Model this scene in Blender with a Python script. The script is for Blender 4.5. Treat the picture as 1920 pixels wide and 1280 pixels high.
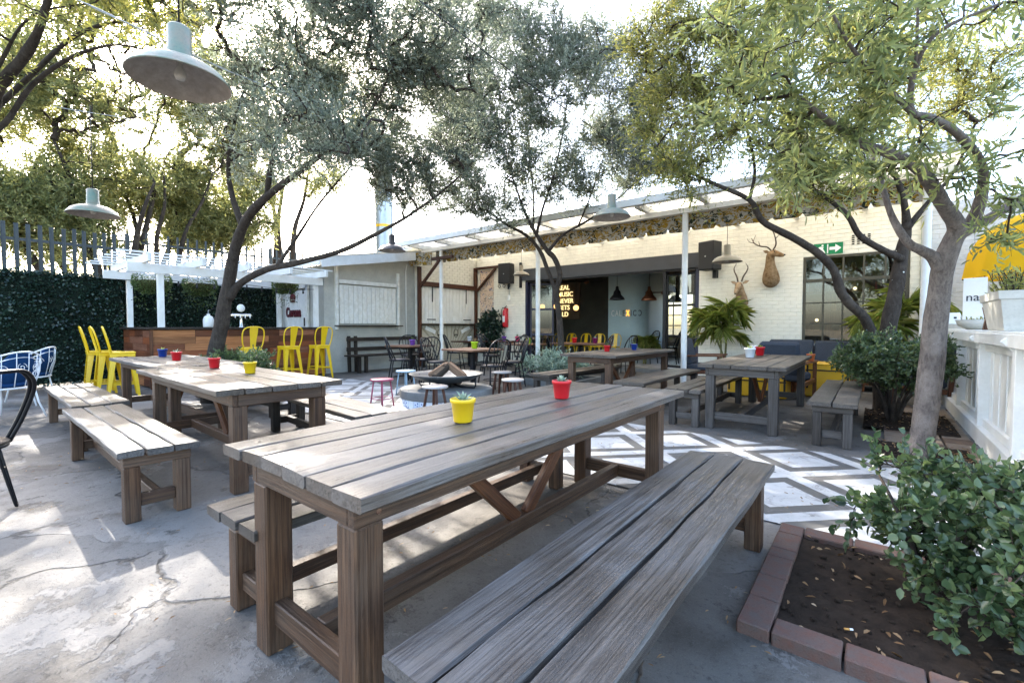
import bpy, math, random
import numpy as np
from mathutils import Vector, Matrix
for _o in list(bpy.data.objects): bpy.data.objects.remove(_o)
S = bpy.context.scene; COL = S.collection
R = math.radians; PI = math.pi
# ---------------------------------------------------------------- camera (pixel units of the 1920x1280 photograph)
F_PX, CAM_H, PITCH, YAW = 853.0, 1.2, R(1.88), R(38.5)
cam = bpy.data.cameras.new('camera'); cam_ob = bpy.data.objects.new('camera', cam); COL.objects.link(cam_ob)
cam.sensor_width = 36; cam.lens = 36*F_PX/1920; cam.clip_start = .05; cam.clip_end = 2000
cam_ob.location = (0, 0, CAM_H); cam_ob.rotation_euler = (PI/2-PITCH, 0, YAW); S.camera = cam_ob
S.render.resolution_x, S.render.resolution_y = 1024, 682
_cp, _sp = math.cos(PITCH), math.sin(PITCH)
_fw = Vector((-math.sin(YAW)*_cp, math.cos(YAW)*_cp, -_sp)); _rt = Vector((math.cos(YAW), math.sin(YAW), 0)); _up = _rt.cross(_fw)
def ray(x, y): return _fw + _rt*((x-960)/F_PX) + _up*((640-y)/F_PX)
def at(x, y, d): return Vector((0, 0, CAM_H)) + ray(x, y)*d          # a pixel at a forward distance d
def on_z(x, y, z=0): r = ray(x, y); return Vector((0, 0, CAM_H)) + r*((z-CAM_H)/r.z)
def on_y(x, y, Y): r = ray(x, y); return Vector((0, 0, CAM_H)) + r*(Y/r.y)
def on_x(x, y, X): r = ray(x, y); return Vector((0, 0, CAM_H)) + r*(X/r.x)
# ---------------------------------------------------------------- sky, sun, exposure
SUN_EL, SUN_AZ = R(34), R(-72.8)        # azimuth from +Y towards +X
W = bpy.data.worlds.new('World'); S.world = W; W.use_nodes = True
_n = W.node_tree.nodes; _bg = _n['Background']; _sky = _n.new('ShaderNodeTexSky'); _sky.sky_type = 'NISHITA'
_sky.sun_disc = False; _sky.sun_elevation = SUN_EL; _sky.sun_rotation = SUN_AZ; _sky.air_density = 1.0; _sky.dust_density = 3.0; _sky.ozone_density = 1.0
W.node_tree.links.new(_sky.outputs[0], _bg.inputs[0]); _bg.inputs[1].default_value = .15
_sl = bpy.data.lights.new('sun', 'SUN'); _sl.energy = 2.7; _sl.angle = R(.5); _sl.color = (1, .93, .83)
sun = bpy.data.objects.new('sun', _sl); COL.objects.link(sun)
_sd = Vector((math.sin(SUN_AZ)*math.cos(SUN_EL), math.cos(SUN_AZ)*math.cos(SUN_EL), math.sin(SUN_EL)))
sun.rotation_euler = (-_sd).to_track_quat('-Z', 'Y').to_euler(); sun.location = _sd*30
S.render.engine = 'CYCLES'
S.view_settings.view_transform = 'Standard'; S.view_settings.look = 'None'; S.view_settings.gamma = 1
S.view_settings.exposure = 3.08
S.cycles.max_bounces = 8; S.cycles.transparent_max_bounces = 12
rnd = random.Random(7); nrs = np.random.RandomState(5)
# ---------------------------------------------------------------- materials
M = {}
class NT:
    def __init__(s, name, rough=.7, spec=.3, metal=0):
        m = bpy.data.materials.new(name); m.use_nodes = True; s.m = m; s.t = m.node_tree; s.b = s.t.nodes['Principled BSDF']
        s.b.inputs['Roughness'].default_value = rough; s.b.inputs['Specular IOR Level'].default_value = spec; s.b.inputs['Metallic'].default_value = metal
        M[name] = m
    def n(s, typ, **kw):
        o = s.t.nodes.new('ShaderNode'+typ)
        for k, v in kw.items():
            if k in o.inputs: s.put(o, k, v)
            else: setattr(o, k, v)
        return o
    def put(s, o, k, v):
        if isinstance(v, bpy.types.NodeSocket): s.t.links.new(v, o.inputs[k])
        elif isinstance(v, tuple) and len(v) == 3 and o.inputs[k].type == 'RGBA': o.inputs[k].default_value = (*v, 1)
        else: o.inputs[k].default_value = v
    def coord(s, scale=(1, 1, 1), kind='Object', rand=True):
        c = s.n('TexCoord').outputs[kind]
        if rand:
            r = s.n('ObjectInfo').outputs['Random']; mu = s.math('MULTIPLY', r, 37.0)
            va = s.n('VectorMath', operation='ADD'); s.t.links.new(c, va.inputs[0]); s.t.links.new(mu, va.inputs[1]); c = va.outputs[0]
        mp = s.n('Mapping'); s.t.links.new(c, mp.inputs[0]); mp.inputs['Scale'].default_value = scale
        return mp.outputs[0]
    def math(s, op, a, b=None, c=None, clamp=False):
        o = s.n('Math', operation=op); o.use_clamp = clamp
        for i, v in enumerate((a, b, c)):
            if v is None: continue
            if isinstance(v, bpy.types.NodeSocket): s.t.links.new(v, o.inputs[i])
            else: o.inputs[i].default_value = v
        return o.outputs[0]
    def noise(s, vec, scale, detail=5, rough=.6, dist=0):
        o = s.n('TexNoise', Scale=scale, Detail=detail, Roughness=rough, Distortion=dist); s.t.links.new(vec, o.inputs['Vector']); return o.outputs['Fac']
    def ramp(s, fac, stops):
        o = s.n('ValToRGB'); s.t.links.new(fac, o.inputs[0]); e = o.color_ramp.elements
        while len(e) < len(stops): e.new(.5)
        for i, (p, c) in enumerate(stops):
            e[i].position = p; e[i].color = (*c, 1) if isinstance(c, tuple) else (c, c, c, 1)
        return o.outputs[0]
    def mix(s, fac, a, b, blend='MIX'):
        o = s.n('Mix', data_type='RGBA', blend_type=blend)
        for i, v in ((0, fac), (6, a), (7, b)):
            if isinstance(v, bpy.types.NodeSocket): s.t.links.new(v, o.inputs[i])
            elif i == 0: o.inputs[0].default_value = v
            else: o.inputs[i].default_value = (*v, 1)
        return o.outputs[2]
    def out(s, col=None, bump=None, bstr=.3, bdist=.01, rough=None):
        if col is not None: s.put(s.b, 'Base Color', col)
        if rough is not None: s.put(s.b, 'Roughness', rough)
        if bump is not None:
            b = s.n('Bump', Strength=bstr, Distance=bdist); s.t.links.new(bump, b.inputs['Height']); s.t.links.new(b.outputs[0], s.b.inputs['Normal'])
        return s.m
def plain(name, c, rough=.6, var=.25, scale=6, bump=.15, spec=.3, metal=0, dirt=None, world=False):
    """painted or cast surface: one colour with soft uneven wear and fine relief"""
    k = NT(name, rough, spec, metal); v = k.coord(rand=not world)
    n1 = k.noise(v, scale, 6, .65); n2 = k.noise(v, scale*9, 4, .6)
    d = dirt or tuple(x*(1-var) for x in c)
    col = k.mix(k.ramp(n1, [(.35, 0.), (.7, 1.)]), d, c)
    col = k.mix(k.math('MULTIPLY', k.ramp(n2, [(.3, 1.), (.5, 0.)]), .35*min(1, var*3)), col, tuple(x*.55 for x in c))
    rr = k.math('MULTIPLY_ADD', n1, .25, rough-.12)
    return k.out(col, n2, bump, .004, rough=rr)
def wood(name, lo, hi, rough=.5, spec=.4, grey=None, gl=.5):
    """sawn timber, grain along the piece's own x axis; silvered where weathered, with stains, checks and knots"""
    k = NT(name, rough, spec); v = k.coord((1, 1, 1))
    def st(sx, sy):
        mp = k.n('Mapping'); k.t.links.new(v, mp.inputs[0]); mp.inputs['Scale'].default_value = (sx, sy, sy); return mp.outputs[0]
    g = k.noise(st(1.0, 20), 2.2, 8, .65, .8); f = k.noise(st(3.0, 150), 2.0, 5, .75); m = k.noise(st(.6, 55), 2.0, 6, .7, .3); b = k.noise(v, 2.6, 5, .65, .4); kn = k.noise(st(2.2, 7), 2.4, 3, .5)
    col = k.mix(k.ramp(g, [(.36, 0.), (.64, 1.)]), lo, hi)
    r = k.n('ObjectInfo').outputs['Random']
    if grey:
        w = k.math('ADD', k.ramp(b, [(.34, 0.), (.64, 1.)]), k.math('MULTIPLY_ADD', r, .7, -.35), clamp=True)
        col = k.mix(k.math('MULTIPLY', w, gl), col, grey)
    col = k.mix(k.math('MULTIPLY', k.ramp(m, [(.38, 1.), (.52, 0.)]), .75), col, tuple(x*.5 for x in lo))
    col = k.mix(k.math('MULTIPLY', k.ramp(m, [(.55, 0.), (.7, 1.)]), .35), col, grey or hi)
    hs = k.n('HueSaturation'); k.t.links.new(col, hs.inputs['Color']); k.t.links.new(k.math('MULTIPLY_ADD', r, .5, .75), hs.inputs['Value']); col = hs.outputs[0]
    col = k.mix(k.ramp(f, [(.3, .85), (.46, 0.)]), col, tuple(x*.4 for x in lo))
    col = k.mix(k.ramp(kn, [(.7, 0.), (.76, .8)]), col, tuple(x*.3 for x in lo))
    crack = k.math('MULTIPLY', k.ramp(g, [(.22, 1.), (.285, 0.)]), k.ramp(b, [(.45, 0.), (.58, 1.)]))
    col = k.mix(k.math('MULTIPLY', crack, .85), col, (.006, .005, .004))
    h = k.math('ADD', f, k.math('ADD', k.math('MULTIPLY', g, .8), m)); h = k.math('SUBTRACT', h, k.math('MULTIPLY', crack, 2.))
    rr = k.math('ADD', k.math('MULTIPLY', m, .35), k.math('MULTIPLY_ADD', b, .25, rough-.3))
    return k.out(col, h, .5, .004, rough=rr)
wood('top_wood', (.03, .017, .0095), (.12, .084, .057), .34, .5, (.16, .148, .136), .62)
wood('bench_wood', (.026, .018, .0125), (.098, .077, .059), .36, .5, (.138, .134, .13), .65)
wood('leg_wood', (.042, .018, .008), (.135, .064, .029), .5, .35, (.12, .088, .062), .4)
wood('brace_wood', (.075, .025, .01), (.17, .065, .024), .5, .35)
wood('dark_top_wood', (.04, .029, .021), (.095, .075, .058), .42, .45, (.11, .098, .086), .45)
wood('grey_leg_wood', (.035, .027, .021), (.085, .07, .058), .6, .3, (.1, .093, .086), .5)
wood('red_wood', (.05, .018, .01), (.11, .045, .024), .55, .3)
wood('cafe_wood', (.12, .05, .026), (.25, .13, .075), .45, .4)
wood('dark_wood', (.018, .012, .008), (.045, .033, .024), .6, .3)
wood('log_wood', (.11, .055, .03), (.3, .19, .12), .8, .2)
wood('bark_log', (.03, .022, .017), (.08, .06, .045), .9, .1)
for i, (a, b) in enumerate([((.17, .045, .014), (.32, .1, .036)), ((.11, .034, .013), (.22, .073, .028)), ((.24, .09, .03), (.42, .18, .07)), ((.19, .07, .035), (.33, .145, .08)), ((.085, .027, .011), (.17, .055, .023))]):
    wood('bar_board_%d' % i, a, b, .5, .3)
# ---------------------------------------------------------------- mesh building
def raw(name, v, f, smooth=False, mats=None):
    me = bpy.data.meshes.new(name); me.from_pydata([tuple(p) for p in v], [], f); me.update()
    if smooth: me.polygons.foreach_set('use_smooth', [True]*len(me.polygons))
    return me
class MB:
    def __init__(s): s.v = []; s.f = []
    def add(s, v, f, mat=None):
        o = len(s.v); s.v += [(mat @ Vector(p)) if mat else Vector(p) for p in v]; s.f += [tuple(i+o for i in q) for q in f]; return s
    def box(s, c, sz, rot=None, ch=0):
        m = Matrix.Translation(c)
        if rot is not None: m = m @ (rot if isinstance(rot, Matrix) else Matrix.Rotation(rot, 4, 'Z'))
        return s.add(*cbox(*sz, ch), m)
    def bar(s, p0, p1, w, h, ch=0):
        m, L = frame(p0, p1); return s.add(*cbox(L, w, h, ch), m)
    def tube(s, pts, r, n=8, cap=True, closed=False):
        s.add(*tube(pts, r, n, cap, closed)); return s
    def lathe(s, prof, n=24, c=(0, 0, 0), m=None):
        v = []; f = []; k = len(prof)
        for i in range(n):
            a = 2*PI*i/n; v += [(r*math.cos(a), r*math.sin(a), z) for r, z in prof]
        for i in range(n):
            j = (i+1) % n
            f += [(i*k+q, j*k+q, j*k+q+1, i*k+q+1) for q in range(k-1)]
        mm = Matrix.Translation(c)
        return s.add(v, f, mm @ m if m else mm)
    def prism(s, poly, z0, z1, m=None):
        n = len(poly); v = [(x, y, z0) for x, y in poly]+[(x, y, z1) for x, y in poly]
        f = [tuple(range(n-1, -1, -1)), tuple(range(n, 2*n))]+[(i, (i+1) % n, n+(i+1) % n, n+i) for i in range(n)]
        return s.add(v, f, m)
    def sphere(s, c, r, nu=10, nv=7):
        r = r if isinstance(r, (tuple, list)) else (r, r, r)
        v = [(c[0], c[1], c[2]+r[2])]; f = []
        for j in range(1, nv):
            t = PI*j/nv
            v += [(c[0]+r[0]*math.sin(t)*math.cos(2*PI*i/nu), c[1]+r[1]*math.sin(t)*math.sin(2*PI*i/nu), c[2]+r[2]*math.cos(t)) for i in range(nu)]
        v.append((c[0], c[1], c[2]-r[2])); e = len(v)-1
        for i in range(nu):
            f.append((0, 1+i, 1+(i+1) % nu)); b = 1+(nv-2)*nu; f.append((e, b+(i+1) % nu, b+i))
            for j in range(nv-2): a = 1+j*nu; f.append((a+i, a+nu+i, a+nu+(i+1) % nu, a+(i+1) % nu))
        return s.add(v, f)
    def ob(s, name, mat, parent=None, smooth=False, loc=None, rot=None):
        return obj(name, raw(name, s.v, s.f, smooth), mat, parent, loc, rot)
def cbox(sx, sy, sz, ch=0):
    x, y, z = sx/2, sy/2, sz/2
    if ch <= 0:
        v = [(a*x, b*y, c*z) for c in (-1, 1) for a, b in ((-1, -1), (1, -1), (1, 1), (-1, 1))]
        return v, [(3, 2, 1, 0), (4, 5, 6, 7), (0, 1, 5, 4), (1, 2, 6, 5), (2, 3, 7, 6), (3, 0, 4, 7)]
    v = []; idx = {}
    for a in (-1, 1):
        for b in (-1, 1):
            for c in (-1, 1):
                for ax in range(3):
                    idx[a, b, c, ax] = len(v)
                    d = [ch, ch, ch]; d[ax] = 0
                    v.append((a*(x-d[0]), b*(y-d[1]), c*(z-d[2])))
    f = []
    for ax in range(3):
        u, w = (ax+1) % 3, (ax+2) % 3
        for sgn in (-1, 1):
            q = []
            for a, b in ((-1, -1), (1, -1), (1, 1), (-1, 1)):
                k = [0, 0, 0]; k[ax] = sgn; k[u] = a; k[w] = b; q.append(idx[(*k, ax)])
            f.append(tuple(q if sgn > 0 else q[::-1]))
        for a in (-1, 1):
            for b in (-1, 1):
                k0 = [0, 0, 0]; k0[ax] = -1; k0[u] = a; k0[w] = b; k1 = list(k0); k1[ax] = 1
                q = (idx[(*k0, u)], idx[(*k1, u)], idx[(*k1, w)], idx[(*k0, w)])
                f.append(q if a*b > 0 else q[::-1])
    for a in (-1, 1):
        for b in (-1, 1):
            for c in (-1, 1):
                q = tuple(idx[a, b, c, i] for i in range(3)); f.append(q if a*b*c > 0 else q[::-1])
    return v, f
def frame(p0, p1, up=(0, 0, 1)):
    p0, p1 = Vector(p0), Vector(p1); x = p1-p0; L = x.length; x = x.normalized(); z = Vector(up)
    if abs(x.dot(z)) > .99: z = Vector((0, 1, 0))
    y = z.cross(x).normalized(); z = x.cross(y); m = Matrix((x, y, z)).transposed().to_4x4(); m.translation = (p0+p1)/2
    return m, L
def tube(pts, r, n=8, cap=True, closed=False):
    pts = [Vector(p) for p in pts]; k = len(pts); rr = r if isinstance(r, (list, tuple)) else [r]*k
    v = []; f = []; ref = None
    for i, p in enumerate(pts):
        if closed: t = pts[(i+1) % k]-pts[i-1]
        else: t = pts[min(i+1, k-1)]-pts[max(i-1, 0)]
        t = t.normalized() if t.length > 1e-9 else Vector((0, 0, 1))
        if ref is None: ref = Vector((1, 0, 0)) if abs(t.x) < .8 else Vector((0, 1, 0))
        a = (ref-t*ref.dot(t)).normalized(); b = t.cross(a); ref = a
        v += [p+(a*math.cos(2*PI*j/n)+b*math.sin(2*PI*j/n))*rr[i] for j in range(n)]
    for i in range(k if closed else k-1):
        i2 = (i+1) % k
        f += [(i*n+j, i*n+(j+1) % n, i2*n+(j+1) % n, i2*n+j) for j in range(n)]
    if cap and not closed: f += [tuple(range(n-1, -1, -1)), tuple(range((k-1)*n, k*n))]
    return v, f
def smooth_path(pts, k=4):
    """Catmull-Rom through points of any dimension"""
    P = [np.array(p, float) for p in pts]; P = [2*P[0]-P[1]]+P+[2*P[-1]-P[-2]]; o = []
    for i in range(1, len(P)-2):
        for j in range(k):
            t = j/k; o.append(.5*((2*P[i])+(-P[i-1]+P[i+1])*t+(2*P[i-1]-5*P[i]+4*P[i+1]-P[i+2])*t*t+(-P[i-1]+3*P[i]-3*P[i+1]+P[i+2])*t**3))
    return o+[P[-2]]
def obj(name, me, mat=None, parent=None, loc=None, rot=None):
    o = bpy.data.objects.new(name, me); COL.objects.link(o)
    if mat is not None:
        m = M[mat] if isinstance(mat, str) else mat
        if me is not None and len(me.materials) == 0: me.materials.append(m)
    if parent is not None: o.parent = parent
    if loc is not None: o.location = loc
    if rot is not None: o.rotation_euler = rot if isinstance(rot, (tuple, list)) else (0, 0, rot)
    return o
def thing(name, label, cat, loc=(0, 0, 0), rz=0, group=None):
    o = bpy.data.objects.new(name, None); COL.objects.link(o); o.location = loc; o.rotation_euler = (0, 0, rz); o.empty_display_size = .1
    return tag(o, label, cat, group)
def tag(o, label=None, cat=None, group=None, kind=None):
    for k, v in (('label', label), ('category', cat), ('group', group), ('kind', kind)):
        if v: o[k] = v
    return o
def dup(root, loc, rz=None, label=None):
    c = root.copy(); COL.objects.link(c); c.location = loc
    if rz is not None: c.rotation_euler = (0, 0, rz)
    if label: c['label'] = label
    for ch in root.children:
        d = ch.copy(); COL.objects.link(d); d.parent = c
        for g in ch.children:
            e = g.copy(); COL.objects.link(e); e.parent = d
    return c
_cache = {}
def beam(name, p0, p1, w, h, mat, parent=None, ch=.004, up=(0, 0, 1), roll=0):
    """one straight timber as its own object, local x along the piece; meshes are shared between equal pieces"""
    m, L = frame(p0, p1, up)
    if roll: m = m @ Matrix.Rotation(roll, 4, 'X')
    key = (round(L, 3), round(w, 3), round(h, 3), mat, ch)
    if key not in _cache:
        me = raw(name, *cbox(L, w, h, min(ch, w*.3, h*.3))); me.materials.append(M[mat]); _cache[key] = me
    o = bpy.data.objects.new(name, _cache[key]); COL.objects.link(o); o.parent = parent; o.matrix_basis = m
    return o
def worn_plank(name, p0, p1, w, h, mat, parent, seed):
    """a plank whose edges and faces wander a little, with its ends sawn slightly out of square"""
    m, L = frame(p0, p1); q = random.Random(seed); n = 22; ph = [q.uniform(0, 6.3) for _ in range(8)]; c = .006; v = []
    for i in range(n+1):
        s = i/n; x = -L/2+L*s; e = .004 if i in (0, n) else 0.
        yl = -w/2+.0022*math.sin(s*7+ph[0])+.0014*math.sin(s*23+ph[1]); yr = w/2+.0022*math.sin(s*6+ph[2])+.0014*math.sin(s*19+ph[3]); zt = h/2+.0016*math.sin(s*5+ph[4])+.0008*math.sin(s*31+ph[5]); zb = -h/2
        cu = c*(1+.5*math.sin(s*29+ph[6])); tw = .0025*math.sin(s*3+ph[7]); sk = (q.uniform(-.004, .004) if i in (0, n) else 0)
        for y, z in ((yl, zb+c), (yl, zt-cu-tw), (yl+cu, zt-tw-e*.4), (yr-cu, zt+tw-e*.4), (yr, zt-cu+tw), (yr, zb+c), (yr-c, zb), (yl+c, zb)): v.append((x+sk*(y/w), y, z))
    f = [(i*8+j, i*8+8+j, i*8+8+(j+1) % 8, i*8+(j+1) % 8) for i in range(n) for j in range(8)]+[tuple(range(8)), tuple(n*8+7-j for j in range(8))]
    me = raw(name, v, f); me.materials.append(M[mat]); o = bpy.data.objects.new(name, me); COL.objects.link(o); o.parent = parent; o.matrix_basis = m; return o
def text(name, s, size, mat, parent=None, depth=.004, m=None, sx=1, bold=0, align='CENTER'):
    cu = bpy.data.curves.new(name, 'FONT'); cu.body = s; cu.size = size; cu.extrude = depth; cu.align_x = align; cu.align_y = 'CENTER'; cu.offset = bold; cu.resolution_u = 4
    t = bpy.data.objects.new('tmp', cu); COL.objects.link(t); dg = bpy.context.evaluated_depsgraph_get()
    me = bpy.data.meshes.new_from_object(t.evaluated_get(dg)); bpy.data.objects.remove(t)
    if m is not None: me.transform(m)
    me.materials.clear(); me.materials.append(M[mat]); o = bpy.data.objects.new(name, me); COL.objects.link(o); o.parent = parent
    return o
# ================================================================ GROUND
def concrete():
    k = NT('concrete', .75, .25); v = k.coord(kind='Object', rand=False)
    big = k.noise(v, .55, 5, .6, .4); mid = k.noise(v, 2.3, 7, .65, .3); fine = k.noise(v, 38, 5, .7); pit = k.noise(v, 90, 2, .5)
    col = k.mix(k.ramp(mid, [(.3, 0.), (.68, 1.)]), (.056, .048, .040), (.14, .127, .11))
    col = k.mix(k.ramp(big, [(.42, 0.), (.62, .75)]), col, (.2, .188, .17))
    st = k.noise(v, 1.1, 9, .72, .3)
    col = k.mix(k.ramp(st, [(.54, 0.), (.66, .8)]), col, (.055, .043, .032))
    blot = k.noise(v, 5.5, 7, .75, .2)
    col = k.mix(k.ramp(blot, [(.60, 0.), (.68, .75)]), col, (.017, .014, .011))
    col = k.mix(k.ramp(fine, [(.28, .55), (.45, 0.)]), col, (.018, .016, .014))
    wv = k.n('VectorMath', operation='ADD'); k.t.links.new(v, wv.inputs[0])
    nz = k.n('TexNoise', Scale=1.7, Detail=6.0); k.t.links.new(v, nz.inputs['Vector'])
    sc = k.n('VectorMath', operation='SCALE'); k.t.links.new(nz.outputs['Color'], sc.inputs[0]); sc.inputs['Scale'].default_value = .55; k.t.links.new(sc.outputs[0], wv.inputs[1])
    vo = k.n('TexVoronoi', feature='DISTANCE_TO_EDGE', Scale=.62); k.t.links.new(wv.outputs[0], vo.inputs['Vector'])
    crk = k.math('MULTIPLY', k.ramp(vo.outputs['Distance'], [(.0018, 1.), (.007, 0.)]), k.ramp(k.noise(v, .8, 2), [(.46, .0), (.56, 1.)]))
    grit = k.noise(v, 150, 3, .8); col = k.mix(k.math('MULTIPLY', k.ramp(grit, [(.3, 1.), (.45, 0.)]), .45), col, (.03, .027, .023)); col = k.mix(k.math('MULTIPLY', k.ramp(grit, [(.58, 0.), (.72, 1.)]), .4), col, (.26, .25, .235))
    col = k.mix(k.math('MULTIPLY', crk, .8), col, (.025, .02, .016))
    vc = k.n('TexVoronoi', feature='F1', Scale=.62); k.t.links.new(wv.outputs[0], vc.inputs['Vector']); sx = k.n('SeparateColor'); k.t.links.new(vc.outputs['Color'], sx.inputs[0])
    hv = k.n('HueSaturation'); k.t.links.new(col, hv.inputs['Color']); k.t.links.new(k.math('MULTIPLY_ADD', sx.outputs[0], .5, .72), hv.inputs['Value']); col = hv.outputs[0]
    pt = k.ramp(k.noise(v, .9, 9, .78, .15), [(.56, 0.), (.575, 1.)]); col = k.mix(k.math('MULTIPLY', pt, .45), col, (.225, .212, .195))
    rg = k.ramp(k.noise(v, 1.4, 10, .78, .2), [(.60, 0.), (.62, 1.)]); col = k.mix(k.math('MULTIPLY', rg, .6), col, k.mix(fine, (.02, .016, .012), (.11, .09, .07)))
    h = k.math('ADD', k.math('MULTIPLY', fine, .35), k.math('MULTIPLY', mid, 1.2)); h = k.math('SUBTRACT', h, k.math('MULTIPLY', crk, 1.6))
    h = k.math('ADD', h, k.math('MULTIPLY', pt, .5)); h = k.math('SUBTRACT', h, k.math('MULTIPLY', rg, k.math('ADD', fine, .4))); h = k.math('SUBTRACT', h, k.ramp(pit, [(.25, .5), (.35, 0.)]))
    return k.out(col, h, .55, .012, rough=k.math('MULTIPLY_ADD', mid, .3, .5))
concrete()
def paint_floor():
    """square lattice turned 45 degrees: white bands, grey square frames, white hearts; worn"""
    k = NT('floor_paint', .6, .35); v = k.coord(rand=False); sp = k.n('SeparateXYZ'); k.t.links.new(v, sp.inputs[0])
    x, y = sp.outputs[0], sp.outputs[1]
    def ax(a, off):
        t = k.math('DIVIDE', k.math('SUBTRACT', k.math('MULTIPLY', a, .70711), off), .765)
        return k.math('ABSOLUTE', k.math('SUBTRACT', k.math('FRACT', k.math('ADD', t, .5)), .5))
    w = k.math('MULTIPLY_ADD', k.noise(v, 9, 3), .02, -.01)
    d = k.math('ADD', k.math('MAXIMUM', ax(k.math('ADD', x, y), 2.256), ax(k.math('SUBTRACT', x, y), -4.518)), w)
    grey = k.math('MULTIPLY', k.math('GREATER_THAN', d, .285), k.math('LESS_THAN', d, .42))
    n1 = k.noise(v, 3, 7, .7, .5); n2 = k.noise(v, 30, 5, .7)
    white = k.mix(k.ramp(n1, [(.3, 0.), (.7, 1.)]), (.32, .32, .31), (.5, .5, .485))
    white = k.mix(k.ramp(n2, [(.27, .6), (.42, 0.)]), white, (.2, .19, .18))
    g = k.mix(n1, (.06, .057, .053), (.11, .107, .1))
    wear = k.math('MULTIPLY', k.ramp(k.noise(v, 5, 8, .75, .6), [(.54, 0.), (.62, 1.)]), .65)
    col = k.mix(grey, white, g); col = k.mix(wear, col, (.17, .16, .15))
    return k.out(col, k.math('ADD', n2, n1), .25, .006)
paint_floor()
plain('soil', (.04, .028, .02), .95, .5, 14, .9, .1)
plain('dirt_far', (.2, .17, .12), .95, .4, 2, .5, .1, world=True)
plain('paver', (.25, .19, .14), .8, .35, 7, .4, .2)
plain('paver_dark', (.16, .11, .08), .85, .4, 7, .5, .2)
plain('edge_brick', (.15, .075, .055), .85, .5, 18, 1., .15, dirt=(.115, .088, .075))
g = MB(); N = 40
def patch(mb, x0, x1, y0, y1, nx, ny, z=0, amp=0.):
    o = len(mb.v)
    for j in range(ny+1):
        for i in range(nx+1):
            x = x0+(x1-x0)*i/nx; y = y0+(y1-y0)*j/ny
            mb.v.append(Vector((x, y, z+amp*(math.sin(x*1.7+y*.6)+math.sin(y*2.1-x*.8)))))
    for j in range(ny):
        for i in range(nx): a = o+j*(nx+1)+i; mb.f.append((a, a+1, a+nx+2, a+nx+1))
patch(g, -300, 300, -300, 300, 2, 2, -.06)
tag(g.ob('ground', 'dirt_far'), 'bare dusty ground around the yard', 'ground', kind='structure')
y = MB(); patch(y, -13.4, 4, -9, 11.6, 60, 60, -.006, .0016)
tag(y.ob('courtyard_floor', 'concrete', smooth=True), 'cracked grey concrete floor of the courtyard', 'floor', kind='structure')
far = [(-10.3, 5.2), (-9.9, 5.58), (-9.2, 5.82), (-8.4, 5.76), (-7.3, 5.52), (-6, 5.4), (-4, 5.33), (-2.3, 5.28), (-.13, 5.19), (.82, 5.14)]
p = MB(); n = len(far)
p.v = [Vector((a, b, .004)) for a, b in far]+[Vector((a, 3.15, .004)) for a, b in far]
p.f = [(i, n+i, n+i+1, i+1) for i in range(n-1)]
tag(p.ob('painted_path', 'floor_paint'), 'path painted with white and grey diamond squares', 'path', kind='structure')
plain('black_metal', (.007, .007, .009), .42, .3, 20, .1, .35)
# ================================================================ TIMBER TABLES AND BENCHES
def table(label, cx, cy, L, Wd, rz, np_, top='top_wood', leg='leg_wood', ht=.76, seed=0, inset=.12, brace=True, group=None, bracem='brace_wood'):
    """root at the floor centre; local x is the long axis"""
    q = random.Random(seed); t = thing('timber_table', label, 'table', (cx, cy, 0), rz, group)
    pw = Wd/np_; th = .042
    for i in range(np_):
        y0 = -Wd/2+pw*(i+.5); e = q.uniform(-.006, .006); z = ht-th/2+q.uniform(-.0022, .0022)
        o = worn_plank('plank', (-L/2+e, y0, z), (L/2+e+q.uniform(-.005, .005), y0, z+q.uniform(-.002, .002)), pw-q.uniform(.005, .011), th, top, t, seed*20+i)
        if i in (0, np_-1):
            for sx in (-1, 1):
                b_ = MB(); b_.lathe([(0, .0012), (.005, .001), (.006, 0)], 10); b_.ob('screw', 'black_metal', t, loc=(sx*(L/2-.09), y0+q.uniform(-.02, .02), ht+.0005))
    zt = ht-th-.0035; ah = .088; aw = .036; xi, yi = L/2-.05, Wd/2-inset; lw = .098
    for s in (-1, 1):
        beam('apron', (-xi, s*(yi-aw/2), zt-ah/2), (xi, s*(yi-aw/2), zt-ah/2), aw, ah, leg, t)
        beam('apron', (s*(xi-aw/2), -yi+aw+.002, zt-ah/2+.001), (s*(xi-aw/2), yi-aw-.002, zt-ah/2+.001), aw, ah, leg, t)
    lx, ly = xi-lw/2-.002, yi-lw/2-.002
    for sx in (-1, 1):
        for sy in (-1, 1):
            beam('leg', (sx*lx, sy*ly, -.004), (sx*lx, sy*ly, zt-ah-.001), lw, lw, leg, t, .006)
            for zz in (.03, .058):
                b_ = MB(); b_.lathe([(0, .0015), (.008, .0012), (.009, 0)], 12, m=Matrix.Rotation(-sy*PI/2, 4, 'X')); b_.ob('dowel', 'cafe_wood', t, loc=(sx*(lx-.03), sy*(yi+.0003), zt-zz))
            beam('corner_block', (sx*lx, sy*ly, zt-ah), (sx*lx, sy*ly, zt-.002), .06, .06, leg, t)
        beam('end_stretcher', (sx*lx, -ly+lw/2, .15), (sx*lx, ly-lw/2, .15), .05, .085, leg, t)
    beam('long_stretcher', (-lx+.026, 0, .152), (lx-.026, 0, .152), .055, .085, leg, t)
    if brace:
        for s in (-1, 1): beam('brace', (s*.04, 0, .185), (s*L*.235, 0, zt-.03), .038, .07, bracem, t, up=(0, 1, 0), roll=PI/2)
        beam('cross_rail', (0, -yi+aw+.002, zt-.03), (0, yi-aw-.002, zt-.03), .05, .045, leg, t)
    return t
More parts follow.
